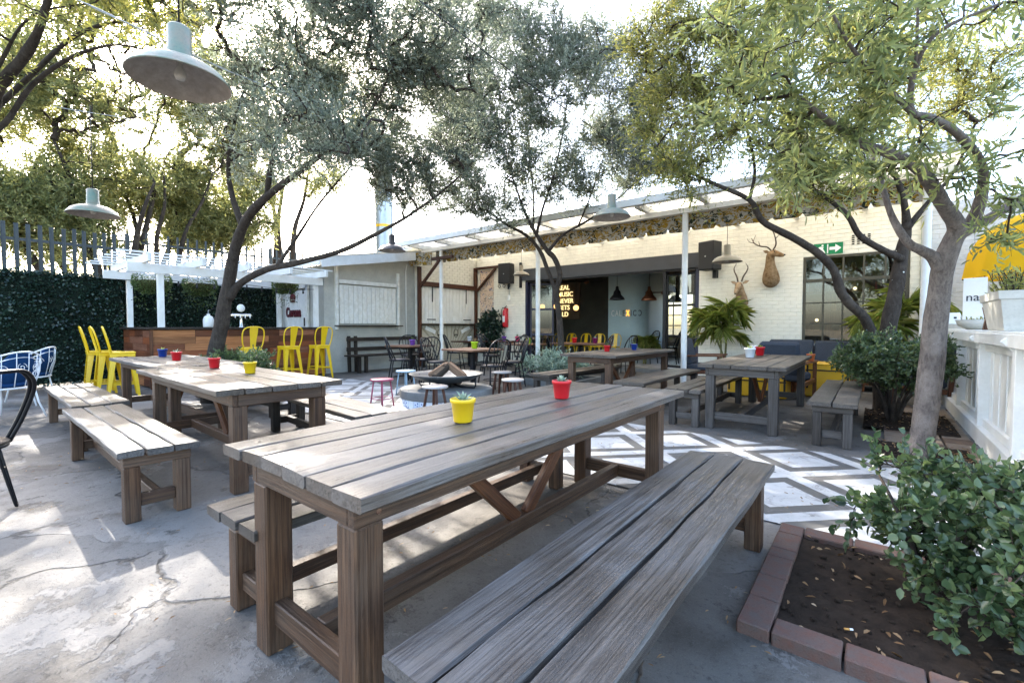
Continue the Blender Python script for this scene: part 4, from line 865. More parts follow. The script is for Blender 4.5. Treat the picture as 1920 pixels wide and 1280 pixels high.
# --- near tree at the fence
RS = .72
tree('smooth grey trunked olive tree growing behind the leafy shrub by the white fence', None, [
    pxl((1718, 900, 4.0, .145), (1728, 830, 4.0, .125), (1738, 760, 4.0, .122), (1746, 690, 4.0, .122), (1754, 610, 3.95, .115), (1762, 540, 3.9, .108), (1768, 495, 3.85, .11), (1785, 455, 3.8, .095), (1795, 425, 3.75, .085), (1770, 385, 3.65, .075), (1745, 345, 3.5, .066), (1722, 315, 3.4, .058), (1680, 292, 3.3, .05), (1613, 268, 3.2, .038), (1550, 225, 3.1, .026), (1490, 175, 3.0, .015)),
    pxl((1766, 505, 3.85, .085), (1750, 482, 3.85, .065), (1725, 468, 3.85, .055), (1700, 452, 3.85, .045), (1670, 400, 3.9, .035), (1650, 330, 3.9, .024), (1620, 240, 3.9, .012)),
    pxl((1790, 450, 3.8, .075), (1830, 400, 3.7, .06), (1843, 320, 3.5, .048), (1800, 255, 3.3, .04), (1748, 222, 3.1, .034), (1708, 208, 3.0, .03), (1716, 130, 2.9, .022), (1760, 60, 2.8, .016), (1880, 5, 2.7, .01)),
    pxl((1708, 210, 3.0, .024), (1650, 150, 2.9, .018), (1590, 80, 2.8, .014), (1540, -20, 2.7, .008)),
    pxl((1800, 440, 3.8, .06), (1870, 400, 3.7, .05), (1950, 350, 3.6, .04), (2050, 260, 3.5, .025)),
    pxl((1716, 130, 2.9, .015), (1720, 60, 2.8, .012), (1722, -40, 2.7, .008))],
    [C(1480, 90, 2.9, .42), C(1600, 120, 2.9, .45), C(1720, 90, 2.8, .45), C(1850, 100, 2.8, .45), C(1560, 250, 3.1, .4, w=.8), C(1700, 250, 3.2, .45, w=.9), C(1850, 250, 3.2, .4, w=.8), C(1420, 20, 3.0, .4, w=.8), C(1380, 160, 3.1, .35, w=.6), C(1620, -40, 2.8, .5), C(1820, -40, 2.8, .5), C(1500, 330, 3.2, .25, .25, .16, .25), C(1850, 350, 3.3, .3, .3, .2, .5), C(1780, 420, 3.4, .2, .2, .1, .08), C(1890, 430, 3.3, .22, .22, .12, .25), C(1950, 200, 3.0, .4, w=.6), C(1750, -160, 2.8, .6, w=.8)],
    125, 'near_leaf', 41, barkm='bark_grey', gap=-.05, ns=6, nl=9, L=.088, Wd=.019, six=True, sl=.26, up=.0, droop=.3, rough=.05)
# --- trees beyond the hedge
RS = 1.
def stems(x, y, d, fan, h, r, seed):
    q = random.Random(seed); o = []; b = at(x, y, d); b.z = 0
    for a, le in fan:
        top = Vector((b.x+a[0], b.y+a[1], h*le)); o.append([(*(b+(top-b)*s+Vector((q.uniform(-.15, .15), q.uniform(-.15, .15), 0))*(s*(1-s)*4)+Vector((0, 0, .25*math.sin(s*PI)*h*.3))), r*(1-s*.8)) for s in (0, .15, .35, .6, .8, 1)])
    return o
back = [('broad multi stemmed tree behind the palisade fence, glowing yellow green', 215, 13.5, [((-2.2, -2.4), 1), ((.4, -1.2), .95), ((-.8, 1.4), 1), ((1.9, .6), .8), ((-.6, -3.2), .8)], 6.5, .15, [C(100, 430, 12.5, 1.6, w=.8), C(10, 400, 12, 1.3, w=.6), C(150, 340, 14, 1.6, w=.8), C(0, 180, 13, 1.6, w=.6), C(60, 250, 12.5, 2.2), C(170, 120, 12.5, 2.2), C(40, 90, 12, 2.2), C(220, 260, 13, 1.8), C(90, 370, 12.5, 1.3, w=.6), C(250, 60, 13, 2)], 780, 51),
        ('tall double stemmed tree behind the pergola slats', 290, 15.0, [((-1.2, -.6), 1), ((1.2, 1.4), .9), ((2.2, -.2), .8), ((-.5, 1.), .95)], 7, .12, [C(300, 200, 15, 2), C(360, 120, 15, 2.2), C(400, 280, 15.5, 1.6), C(330, 350, 15.5, 1.3, w=.7), C(280, 60, 14.5, 2), C(250, 390, 15.5, 1.4, w=.7), C(330, 430, 16, 1.2, w=.6), C(420, 170, 16, 1.8, w=.8)], 640, 53),
        ('reddish stemmed tree leaning above the far end of the pergola', 328, 17.0, [((.9, 1.9), .9), ((2.2, 2.2), .8), ((-1.2, .8), .9)], 6.5, .11, [C(420, 350, 17, 1.7), C(450, 420, 17.5, 1.3), C(390, 430, 17, 1.2, w=.7), C(440, 250, 17, 1.8), C(350, 420, 17, 1.2, w=.6)], 380, 57),
        ('pale far tree behind the kiosk roof', 520, 21.0, [((.4, .2), 1), ((1.5, .8), .95), ((-.8, .3), 1.)], 8.5, .2, [C(530, 250, 20, 2.2), C(600, 330, 21, 1.6, w=.8), C(470, 360, 20, 1.3, w=.6), C(640, 200, 21, 2), C(560, 140, 20, 2.2)], 330, 59)]
for lb, x, d, fan, h, r, cr, n, sd in back:
    tree(lb, None, stems(x, 640, d, fan, h, r, sd), cr, n, 'back_leaf', sd, gap=-.15, gs=.6, ns=11, nl=12, sl=.75, L=.13, Wd=.042, twig_r=.005, name='boundary_tree')
# --- tree outside the left edge whose boughs reach in
RS = .55
tree('dark boughed tree reaching in over the ivy screen from beside the yard', None, [
    [(-7.3, -1.5, 0, .13), (-7.2, -1.4, 1.4, .11), (-7.0, -1.2, 2.4, .09), *pxl((-60, 240, 5.2, .12), (0, 160, 5.1, .1), (50, 100, 5.0, .085), (75, 50, 4.9, .07), (95, -20, 4.8, .055), (130, -150, 4.6, .03))],
    [*pxl((-60, 240, 5.2, .08), (0, 195, 5.3, .06), (60, 140, 5.4, .05), (130, 75, 5.4, .042), (200, 45, 5.4, .03), (290, 40, 5.4, .016))],
    [*pxl((-50, 270, 5.2, .07), (10, 230, 5.3, .055), (60, 160, 5.3, .048), (130, 110, 5.3, .038), (210, 85, 5.3, .026), (280, 95, 5.3, .014))],
    [*pxl((-60, 240, 5.2, .05), (0, 120, 5.0, .035), (60, 30, 4.9, .02), (180, 5, 4.8, .01))]],
    [C(0, 60, 5, .9), C(120, -20, 5, .9), C(240, 10, 5.1, .7, w=.8), C(-80, 150, 5, .8, w=.5), C(60, -120, 5, 1.0), C(330, -20, 5, .6, w=.6), C(250, -140, 4.8, 1.0, w=.8)],
    130, 'sun_leaf', 61, gap=-.1, ns=8, nl=11, L=.085, Wd=.018)
# ---------------------------------------------------------------- shrubs
def shrub(name, label, c, stems_, crowns, n, leaf, seed, cat='shrub', **kw):
    t = thing(name, label, cat); mb = MB(); nodes = []
    for i, l in enumerate(stems_): nodes += limb_mesh(mb, l, k=3, n=7, seed=seed+i)
    mb.ob('stem', 'bark', t, True); grow(t, nodes, in_crowns(crowns, n, seed, kw.pop('gap', -.2), 3.), leaf, seed, cname='foliage', **kw); return t
def fan(c, n, h, sp, r, seed):
    q = random.Random(seed); o = []
    for i in range(n):
        a = 2*PI*i/n+q.uniform(-.3, .3); s = sp*q.uniform(.5, 1); o.append([(c[0]+.03*math.cos(a), c[1]+.03*math.sin(a), c[2]-.03, r), (c[0]+s*.35*math.cos(a), c[1]+s*.35*math.sin(a), c[2]+h*.4, r*.75), (c[0]+s*math.cos(a), c[1]+s*math.sin(a), c[2]+h*q.uniform(.75, 1), r*.35)])
    return o
bc = (.22, 2.62, .02)
shrub('leafy_shrub', 'glossy round leaved shrub filling the brick edged bed', bc, fan(bc, 8, .5, .42, .016, 1), [((.32, 2.62, .44), .32, .36, .2, 1), ((.12, 2.55, .3), .2, .28, .16, .45), ((.38, 2.75, .42), .36, .36, .22, 1), ((.24, 2.82, .52), .28, .22, .14, .7), ((.45, 2.35, .25), .3, .3, .18, .8), ((.2, 2.3, .18), .2, .18, .12, .4), ((.6, 2.7, .35), .3, .35, .25, .8)], 165, 'bush_leaf', 71, ns=4, nl=8, sl=.14, L=.042, Wd=.029, six=True, twig_r=.0014, up=.25, curl=.1)
shrub('clipped_bush', 'clipped round bush at the foot of the spreading tree near the sofa', None, fan((.2, 7.35, 0), 7, .8, .45, .025, 2), [((.2, 7.3, .78), .62, .6, .34, 1)], 230, 'bush_leaf', 73, ns=8, nl=11, sl=.14, L=.045, Wd=.024, twig_r=.0025, gap=-.5)
shrub('low_shrub', 'low dark shrub around the leaning tree in front of the bar', None, fan((-8.1, 2.95, .1), 7, .4, .5, .015, 3), [((-8.05, 3.0, .55), .6, .6, .24, 1)], 130, 'bush_leaf', 75, ns=8, nl=10, sl=.16, L=.05, Wd=.025, twig_r=.002, gap=-.5)
shrub('low_shrub', 'low silvery shrub around the slender twisted tree', None, fan((-5.3, 8.4, .05), 8, .4, .6, .014, 4), [((-5.45, 8.2, .4), .7, .8, .26, 1), ((-5.0, 8.1, .35), .5, .5, .22, .7)], 170, 'pale_leaf', 77, ns=7, nl=10, sl=.16, L=.05, Wd=.024, twig_r=.002, gap=-.5)
shrub('wall_plant', 'dark climbing plant beside the red fire extinguisher', None, fan((-9.85, 11.25, .1), 6, 1.4, .25, .02, 5), [((-9.9, 11.25, 1.2), .42, .22, .55, 1), ((-9.8, 11.2, .6), .4, .25, .4, .6)], 90, 'hedge_leaf', 79, ns=6, nl=9, sl=.2, L=.09, Wd=.06, twig_r=.003, gap=-.5, cat='plant')
# ================================================================ FURNITURE
for nm, c in (('yellow_gloss', (.80, .51, .01)), ('red_plastic', (.62, .015, .02)), ('blue_plastic', (.008, .035, .22)), ('white_plastic', (.72, .77, .8)), ('purple_plastic', (.2, .07, .4)), ('lime_plastic', (.4, .62, .02)), ('pink_plastic', (.72, .05, .16)), ('plum_plastic', (.17, .012, .09)), ('clay_plastic', (.65, .15, .05)), ('white_gloss', (.82, .83, .84)), ('rose_metal', (.34, .06, .11)), ('sky_metal', (.3, .42, .5)), ('bone_metal', (.36, .33, .31)), ('chair_pad', (.035, .028, .026))):
    plain(nm, c, .32, .08, 5, .04, .5)
plain('navy_cloth', (.058, .066, .082), .9, .2, 40, .5, .1); plain('blue_cloth', (.012, .05, .14), .9, .2, 40, .5, .1); plain('pale_cloth', (.6, .66, .75), .9, .1, 40, .4, .1)
plain('enamel', (.12, .2, .155), .45, .3, 9, .3, .4, dirt=(.24, .2, .145)); plain('enamel_in', (.38, .345, .3), .6, .35, 22, .2, .3, dirt=(.26, .23, .195)); plain('enamel_brown', (.06, .05, .045), .4, .2, 6, .1, .5); plain('enamel_tan', (.25, .21, .14), .4, .15, 6, .1, .5); plain('copper', (.25, .1, .05), .3, .3, 8, .1, .5, metal=.7)
plain('bowl_steel', (.1, .115, .125), .4, .4, 5, .2, .5, metal=.6, dirt=(.06, .06, .06)); plain('terracotta_white', (.62, .60, .54), .8, .25, 5, .4, .2, dirt=(.48, .46, .4))
TW = {}
def tb(name, pts, r, mat, par, n=8, closed=False, smooth=True, k=0):
    if k:
        m_ = len(pts); pts = [tuple(p) for p in smooth_path(pts, k)]
        if isinstance(r, list): r = [float(z) for z in np.interp(np.linspace(0, 1, len(pts)), np.linspace(0, 1, m_), r)]
    b = MB(); b.tube(pts, r, n, True, closed); return b.ob(name, mat, par, smooth)
# ---- yellow bar stools
def stool0(label, grp):
    t = thing('bar_stool', label, 'stool', group=grp); b = MB(); b.box((0, 0, .752), (.35, .36, .03), ch=.012); b.box((0, 0, .715), (.33, .34, .05), ch=.006); b.ob('seat', 'yellow_gloss', t)
    for sx in (-1, 1):
        for sy in (-1, 1):
            b = MB(); w0, w1 = .085, .038; top = Vector((sx*.135, sy*.14, .735)); bot = Vector((sx*.2, sy*.2, 0)); v = []
            for p, w in ((top, w0), (bot, w1)): v += [p+Vector((sx*.02, -sy*w+sy*.02, 0)), p+Vector((sx*.02, sy*.02, 0)), p+Vector((-sx*w+sx*.02, sy*.02, 0)), p+Vector((-sx*w+sx*.02, sy*.012, 0)), p+Vector((sx*.012, sy*.012, 0)), p+Vector((sx*.012, -sy*w+sy*.02, 0))]
            b.add(v, [(i, (i+1) % 6, 6+(i+1) % 6, 6+i) for i in range(6)]); b.ob('leg', 'yellow_gloss', t)
    for a, c in (((.185, -.18, .26), (.185, .18, .26)), ((-.185, -.18, .26), (-.185, .18, .26)), ((-.18, .185, .22), (.18, .185, .22)), ((-.18, -.185, .22), (.18, -.185, .22))): b = MB(); b.bar(a, c, .008, .025); b.ob('foot_rail', 'yellow_gloss', t)
    tb('back_hoop', [(-.15, -.165, .76), (-.17, -.195, .87), (-.21, -.205, 1.05), (-.24, -.16, 1.16), (-.25, 0, 1.195), (-.24, .16, 1.16), (-.21, .205, 1.05), (-.17, .195, .87), (-.15, .165, .76)], .0135, 'yellow_gloss', t, 8, k=4)
    b = MB(); pr = [(-.155, .05, .76), (-.19, .06, .93), (-.23, .078, 1.1), (-.25, .078, 1.185)]; v = []
    for x, w, z in pr: v += [(x, -w, z), (x, w, z), (x-.006, w, z), (x-.006, -w, z)]
    b.add(v, [(4*i+j, 4*i+(j+1) % 4, 4*i+4+(j+1) % 4, 4*i+4+j) for i in range(3) for j in range(4)]+[(0, 3, 2, 1), (12, 13, 14, 15)]); b.ob('back_splat', 'yellow_gloss', t); return t
# the bar stools face the bar (-x), so their backs look into the yard
s0 = stool0('yellow metal bar stool pushed up to the board clad bar', 'yellow stools along the bar'); s0.location = (-10.25, 4.05, 0); s0.rotation_euler = (0, 0, R(176))
dup(s0, (-10.22, 4.84, 0), R(183)); dup(s0, (-10.2, 5.55, 0), R(180))
for i, (x, y, a) in enumerate(((-10.15, 1.95, 82), (-10.5, 1.85, 88), (-10.95, 1.78, 85))):
    o = dup(s0, (x, y, 0), R(a), 'yellow metal bar stool in the tight row beside the ivy screen'); o['group'] = 'yellow stools by the ivy screen'
# ---- black spindle chairs and small cafe tables
def chair0(label, mat='black_metal', pad='chair_pad'):
    t = thing('cafe_chair', label, 'chair'); b = MB(); b.lathe([(0, .435), (.19, .435), (.2, .445), (.195, .458), (0, .462)], 20); b.ob('seat', pad, t, True)
    tb('seat_ring', [(.2*math.cos(a), .2*math.sin(a), .432) for a in np.linspace(0, 2*PI, 21)[:-1]], .011, mat, t, 6, True)
    for sx, sy in ((1, 1), (1, -1), (-1, 1), (-1, -1)): tb('leg', [(sx*.14, sy*.14, .43), (sx*.2, sy*.19, 0)], .0125, mat, t, 6)
    tb('stretcher', [(.16*math.cos(a), .16*math.sin(a), .2) for a in np.linspace(0, 2*PI, 17)[:-1]], .007, mat, t, 5, True)
    hp_ = [(-.1, -.19, .44), (-.17, -.215, .6), (-.235, -.2, .76), (-.275, -.12, .86), (-.29, 0, .885), (-.275, .12, .86), (-.235, .2, .76), (-.17, .215, .6), (-.1, .19, .44)]
    tb('back_hoop', hp_, .0135, mat, t, 7, k=4)
    for y in (-.12, -.06, 0, .06, .12): tb('spindle', [(-.17, y*.8, .44), (-.22, y, .62), (-.283+abs(y)*.12, y*1.15, .87-abs(y)*.2)], .0075, mat, t, 5)
    for o in t.children: o.data.transform(Matrix.Scale(1.1, 4))
    return t
def yawto(dx, dy): return math.atan2(dy, dx)
c0 = chair0('black spindle chair on the near side of the table with the purple pot'); c0.location = (-8.05, 6.2, 0); c0.rotation_euler = (0, 0, R(60))
chs = [(-9.25, 7.45, -30, 'black spindle chair on the kiosk side of the table with the purple pot'), (-7.72, 6.65, 165, 'black spindle chair between the tables with the purple and lime pots'),
       (-6.95, 6.3, 20, 'black spindle chair on the bench side of the worn table with the lime pot'), (-5.48, 6.32, 165, 'black spindle chair by the pale stool at the table with the lime pot'), (-5.75, 7.25, 230, 'black spindle chair behind the table with the lime pot'),
       (-7.5, 8.6, 50, 'black spindle chair before the navy legged table'), (-9.1, 8.9, 60, 'black spindle chair before the painted shutter panel'), (-8.5, 9.5, 100, 'black spindle chair in front of the climbing plant'), (-8.0, 10.2, 190, 'black spindle chair in front of the fire extinguisher'),
       (-6.6, 8.75, 130, 'black spindle chair between the steel post and the navy legged table'), (-5.35, 10.25, 190, 'black spindle chair at the orange topped long table'), (-4.95, 10.75, 170, 'black spindle chair at the end of the orange topped long table'), (-6.3, 9.9, 85, 'black spindle chair tucked under the orange topped long table'),
       (-5.3, 13.2, 170, 'black spindle chair inside the opening by the indoor palm'), (-4.7, 13.4, 190, 'black spindle chair inside the opening by the door post')]
for x, y, a, lb in chs: dup(c0, (x, y, .1 if y > 12 else 0), R(a), lb)
def cafe_table(label, x, y, rz, s=.84, top='cafe_wood', leg='black_metal', sy=None):
    t = thing('cafe_table', label, 'table', (x, y, 0), rz); n = 6; sy = sy or s; w = sy/n
    for i in range(n): beam('plank', (-s/2, -sy/2+w*(i+.5), .742), (s/2, -sy/2+w*(i+.5), .742), w-.003, .036, top, t, .004)
    beam('column', (0, 0, .02), (0, 0, .715), .075, .075, leg, t)
    for a in (0, 1): b = MB(); b.box((0, 0, .7), (.5, .06, .02), rot=a*PI/2); b.ob('top_bracket', leg, t, loc=(0, 0, -a*.0205))
    for a in range(4): b = MB(); m = Matrix.Rotation(a*PI/2+PI/4, 4, 'Z'); b.add(*cbox(.38, .05, .03), m @ Matrix.Translation((.2, 0, .035)) @ Matrix.Rotation(R(6), 4, 'Y')); b.ob('foot', leg, t)
    return t
cafe_table('small square cafe table with a purple pot beside the dark wall bench', -8.62, 6.95, R(3)); cafe_table('worn pale topped cafe table with a lime pot near the fire bowl', -6.25, 6.6, R(-2), .88)
cafe_table('navy legged cafe table with a lime pot beside the steel post', -7.05, 9.45, R(2), .82, leg='navy_metal'); cafe_table('small reddish cafe table with a white pot in front of the painted shutter panel', -9.7, 10.1, 0, .8, 'red_wood', 'black_metal')
cafe_table('small reddish cafe table with purple and pink pots before the fire extinguisher', -8.75, 10.85, 0, .8, 'red_wood', 'black_metal'); cafe_table('long orange topped table with red and plum pots before the opening', -6.15, 10.7, R(0), 1.5, 'cafe_wood', 'black_metal', .8)
ch_y = None
for i in range(6):
    lb = 'yellow metal chair in the row inside the dark opening'
    if ch_y is None:
        ch_y = thing('yellow_chair', lb, 'chair', (-9.3, 13.4, .1), R(-90), 'yellow chairs inside the opening'); b = MB(); b.box((0, 0, .45), (.36, .36, .03), ch=.01); b.ob('seat', 'yellow_gloss', ch_y)
        for sx, sy in ((1, 1), (1, -1), (-1, 1), (-1, -1)): b = MB(); b.bar((sx*.14, sy*.14, .44), (sx*.2, sy*.19, 0), .03, .03); b.ob('leg', 'yellow_gloss', ch_y)
        tb('back_hoop', [(-.15, -.17, .46), (-.2, -.19, .7), (-.23, -.13, .83), (-.24, 0, .86), (-.23, .13, .83), (-.2, .19, .7), (-.15, .17, .46)], .0125, 'yellow_gloss', ch_y, 7, k=3)
        b = MB(); b.bar((-.16, 0, .46), (-.235, 0, .85), .12, .006); b.ob('back_splat', 'yellow_gloss', ch_y)
    else: dup(ch_y, (-9.3+.55*i, 13.4+.05*(i % 2), .1), R(-90+rnd.uniform(-8, 8)))
# ---- fire bowl
pl = thing('fire_plinth', 'round concrete plinth banded with blue and white tiles', 'plinth', (-5.22, 4.92, 0)); b = MB(); b.lathe([(.69, 0), (.69, .12)], 40); b.lathe([(.69, .124), (.71, .125), (.714, .129), (.715, .136), (.715, .236), (.712, .246), (.704, .251), (.69, .2525), (0, .255)], 48); b.ob('concrete_drum', 'concrete_grey', pl, True)
plain('tile_white', (.72, .74, .75), .25, .1, 8, .02, .5)
k = NT('tile_blue', .25, .5); v = k.coord((1, 1, 1)); w_ = k.n('TexVoronoi', feature='F1', Scale=26.); k.t.links.new(v, w_.inputs['Vector']); k.out(k.mix(k.ramp(w_.outputs['Distance'], [(.3, 0.), (.38, 1.)]), (.03, .07, .26), (.6, .66, .74)))
for i in range(40):
    a = 2*PI*i/40; b = MB(); b.box((0, 0, 0), (.012, .104, .116), ch=.002); b.ob('tile', 'tile_white' if i % 3 == 0 else 'tile_blue', pl, loc=(.697*math.cos(a), .697*math.sin(a), .064), rot=a)
fb = thing('fire_bowl', 'shallow steel fire bowl on bent legs on the round plinth', 'fire bowl', (-5.22, 4.92, .25)); b = MB(); b.lathe([(0, .085), (.2, .095), (.38, .135), (.5, .185), (.57, .225), (.58, .222), (.51, .172), (.39, .12), (.2, .078), (0, .07)], 44); b.ob('dish', 'bowl_steel', fb, True)
for a in (.3, .3+PI/2, .3+PI, .3+1.5*PI): tb('leg', [(.06*math.cos(a), .06*math.sin(a), .07), (.25*math.cos(a), .25*math.sin(a), .02), (.48*math.cos(a), .48*math.sin(a), .012), (.5*math.cos(a), .5*math.sin(a), .05), (.5*math.cos(a), .5*math.sin(a), .19)], .012, 'black_metal', fb, 6)
b = MB(); b.lathe([(.08, 0), (.08, .075)], 14); b.ob('stem', 'black_metal', fb, True)
for i, (p0, p1, mt) in enumerate((((-.25, -.12, .17), (.02, .0, .36), 'log_wood'), ((.28, .12, .16), (-.02, .03, .37), 'log_wood'), ((.05, -.3, .17), (0, .03, .34), 'bark_log'))):
    o = beam('log', Vector((-5.22, 4.92, .25))+Vector(p0), Vector((-5.22, 4.92, .25))+Vector(p1), .13, .1, mt, None, .022); tag(o, ('split log leaning left in the fire bowl', 'split log leaning right in the fire bowl', 'dark barked log at the front of the fire bowl')[i].replace('left', 'towards the rose stool').replace('right', 'towards the pale stools'), 'log')
def low_stool(label, x, y, seat, leg, h=.42, timber=False):
    t = thing('low_stool', label, 'stool', (x, y, 0)); b = MB(); b.lathe([(0, h-.028), (.165, h-.028), (.172, h-.02), (.172, h-.006), (.165, h), (0, h)], 24); b.ob('seat', seat, t, True)
    for i in range(4):
        a = PI/4+i*PI/2+.2
        if timber: beam('leg', (.1*math.cos(a), .1*math.sin(a), h-.029), (.17*math.cos(a), .17*math.sin(a), 0), .034, .034, leg, t)
        else: tb('leg', [(.12*math.cos(a), .12*math.sin(a), h-.03), (.17*math.cos(a), .17*math.sin(a), 0)], .011, leg, t, 6)
    if not timber: tb('foot_ring', [(.15*math.cos(a), .15*math.sin(a), .13) for a in np.linspace(0, 2*PI, 17)[:-1]], .007, leg, t, 5, True)
low_stool('low rose red metal stool on the painted path by the fire plinth', -5.75, 4.1, 'rose_metal', 'rose_metal'); low_stool('low pale blue metal stool behind the fire plinth', -6.45, 5.1, 'sky_metal', 'sky_metal', .43)
low_stool('low grey topped stool with wooden legs in front of the tile band', -4.52, 4.05, 'bone_metal', 'red_wood', .42, True); low_stool('low pale stool with wooden legs nearest the black chairs', -5.0, 6.0, 'bone_metal', 'red_wood', .43, True); low_stool('low pale stool with wooden legs between the fire bowl and the brown table', -4.2, 5.3, 'bone_metal', 'red_wood', .42, True)
# ---- white wrought iron chairs
def spiral(c, r, turns, sgn=1, u=(1, 0, 0), w=(0, 0, 1)): return [Vector(c)+Vector(u)*(r*(1-.85*s)*math.cos(s*turns*2*PI)*sgn)+Vector(w)*(r*(1-.85*s)*math.sin(s*turns*2*PI)) for s in np.linspace(0, 1, int(turns*14))]
def iron_chair(label, x, y, rz):
    t = thing('iron_chair', label, 'chair', (x, y, 0), rz); m = 'white_gloss'; R0 = .36
    A = np.linspace(R(55), R(305), 27); top = [(R0*1.12*math.cos(a), R0*1.15*math.sin(a), .62+.26*max(0, -math.cos(a))**1.2) for a in A]; mid = [(R0*.95*math.cos(a), R0*math.sin(a), .44) for a in A]
    tb('top_rail', top, .011, m, t, 7); tb('inner_rail', [(p[0]*.96, p[1]*.96, p[2]-.07) for p in top], .007, m, t, 6); tb('seat_rail', [(R0*.95*math.cos(a), R0*math.sin(a), .42) for a in np.linspace(0, 2*PI, 29)[:-1]], .011, m, t, 7, True)
    for i in range(0, 27, 2): tb('bar', [mid[i], tuple((np.array(mid[i])+np.array(top[i]))/2*np.array([1.05, 1.05, 1])), top[i]], .005, m, t, 5)
    for i in range(1, 26, 3):
        p = (np.array(mid[i])*.45+np.array(top[i])*.55); tg_ = Vector((-math.sin(A[i]), math.cos(A[i]), 0)); tb('scroll', spiral(p, .06, 1.6, 1, tg_), .0045, m, t, 5)
    for sx, sy in ((1, 1), (1, -1), (-1, 1), (-1, -1)): tb('leg', [(sx*.24, sy*.24, .42), (sx*.27, sy*.27, .2), (sx*.33, sy*.31, 0)], .011, m, t, 7)
    b = MB(); b.lathe([(0, .43), (.3, .43), (.33, .455), (.3, .485), (0, .49)], 24); b.ob('seat_cushion', 'blue_cloth', t, True)
    b = MB(); b.sphere((0, 0, 0), (.06, .2, .24), 14, 10); b.ob('back_cushion', 'blue_cloth', t, True, (-.3, 0, .66), (0, R(-18), 0))
iron_chair('white scrolled iron armchair with a blue cushion next to the sun speckled bench', -8.75, .42, R(215)); iron_chair('white scrolled iron armchair against the ivy screen', -10.35, .75, R(240))
# ---- black hairpin chair at the edge
hc = thing('hairpin_chair', 'black tube chair with hairpin legs and a pale round seat on the sunlit floor', 'chair', (-4.48, .06, 0), R(-141.5)); b = MB(); b.lathe([(0, .435), (.2, .435), (.215, .447), (.205, .462), (0, .466)], 28); b.ob('seat', 'top_wood', hc, True)
tb('seat_ring', [(.2*math.cos(a), .2*math.sin(a), .428) for a in np.linspace(0, 2*PI, 25)[:-1]], .012, 'black_metal', hc, 8, True)
for dx in (0, .03): tb('back_hoop', [(-.1+dx, -.19, .43), (-.18+dx, -.21, .6), (-.27+dx, -.2, .8), (-.33+dx, -.1, .905), (-.34+dx, 0, .92), (-.33+dx, .1, .905), (-.27+dx, .2, .8), (-.18+dx, .21, .6), (-.1+dx, .19, .43)], .0115, 'black_metal', hc, 8, k=5)
for sx, sy in ((1, 1), (1, -1), (-1, 1), (-1, -1)):
    a = math.atan2(sy, sx); u = Vector((-math.sin(a), math.cos(a), 0)); c = Vector((math.cos(a), math.sin(a), 0)); tb('hairpin_leg', [c*.15+u*.075+Vector((0, 0, .43)), c*.22+u*.03+Vector((0, 0, .06)), c*.232+Vector((0, 0, .012)), c*.22-u*.03+Vector((0, 0, .06)), c*.15-u*.075+Vector((0, 0, .43))], .009, 'black_metal', hc, 7, k=5)
    tb('leg_rung', [c*.18+u*.055+Vector((0, 0, .27)), c*.18-u*.055+Vector((0, 0, .27))], .006, 'black_metal', hc, 6)
# ---- sofa corner
sf_ = thing('outdoor_sofa', 'long timber sofa with navy cushions under the paned window', 'sofa', (-.55, 10.95, 0))
for y, z in ((-.32, .2), (.32, .2)): beam('base_rail', (-1.25, y, z), (1.25, y, z), .05, .16, 'brace_wood', sf_)
for x in (-1.2, -.4, .4, 1.2): beam('leg', (x, -.33, 0), (x, -.33, .28), .07, .07, 'brace_wood', sf_); beam('back_post', (x, .38, 0), (x, .42, .8), .06, .06, 'brace_wood', sf_)
for i in range(3):
    b = MB(); b.box((-.82+.82*i, -.02, .37), (.8, .7, .15), ch=.03); b.ob('seat_cushion', 'navy_cloth', sf_); b = MB(); b.box((0, 0, 0), (.8, .15, .5), ch=.03); b.ob('back_cushion', 'navy_cloth', sf_, loc=(-.82+.82*i, .28, .67-.015*(i % 2)), rot=(R(-10), 0, R(rnd.uniform(-1, 1))))
b = MB(); b.box((0, 0, 0), (.75, .55, .06), ch=.025); tag(b.ob('folded_cushion', 'pale_cloth', None, False, (-1.5, 9.75, .8)), 'pale striped cushion lying behind the table with the white pot', 'cushion')
b = MB(); b.box((0, 0, .38), (.8, .6, .76), ch=.02); tag(b.ob('cushion_box', 'brace_wood', None, False, (-1.5, 9.75, 0)), 'timber box under the pale cushion', 'box')
def crate(label, x, y, sx, sy, h, rz):
    t = thing('yellow_crate', label, 'crate', (x, y, 0), rz); b = MB(); b.box((0, 0, h/2), (sx, sy, h-.02), ch=.015); b.ob('body', 'yellow_paint', t); b = MB(); b.box((0, 0, h), (sx+.015, sy+.015, .03), ch=.008); b.ob('lid', 'yellow_paint', t)
    for a in (-1, 1): b = MB(); b.box((a*(sx/2-.03), -sy/2-.004, h*.62), (.03, .012, h*.7)); b.ob('strap', 'dark_wood', t)
    b = MB(); b.box((0, -sy/2-.006, h-.1), (sx-.01, .01, .02)); b.ob('band', 'dark_wood', t)
crate('yellow painted crate table in front of the navy sofa', -.62, 9.55, .62, .6, .56, R(4)); crate('yellow painted crate behind the table with the white pot', -1.55, 8.85, .9, .5, .38, R(0))
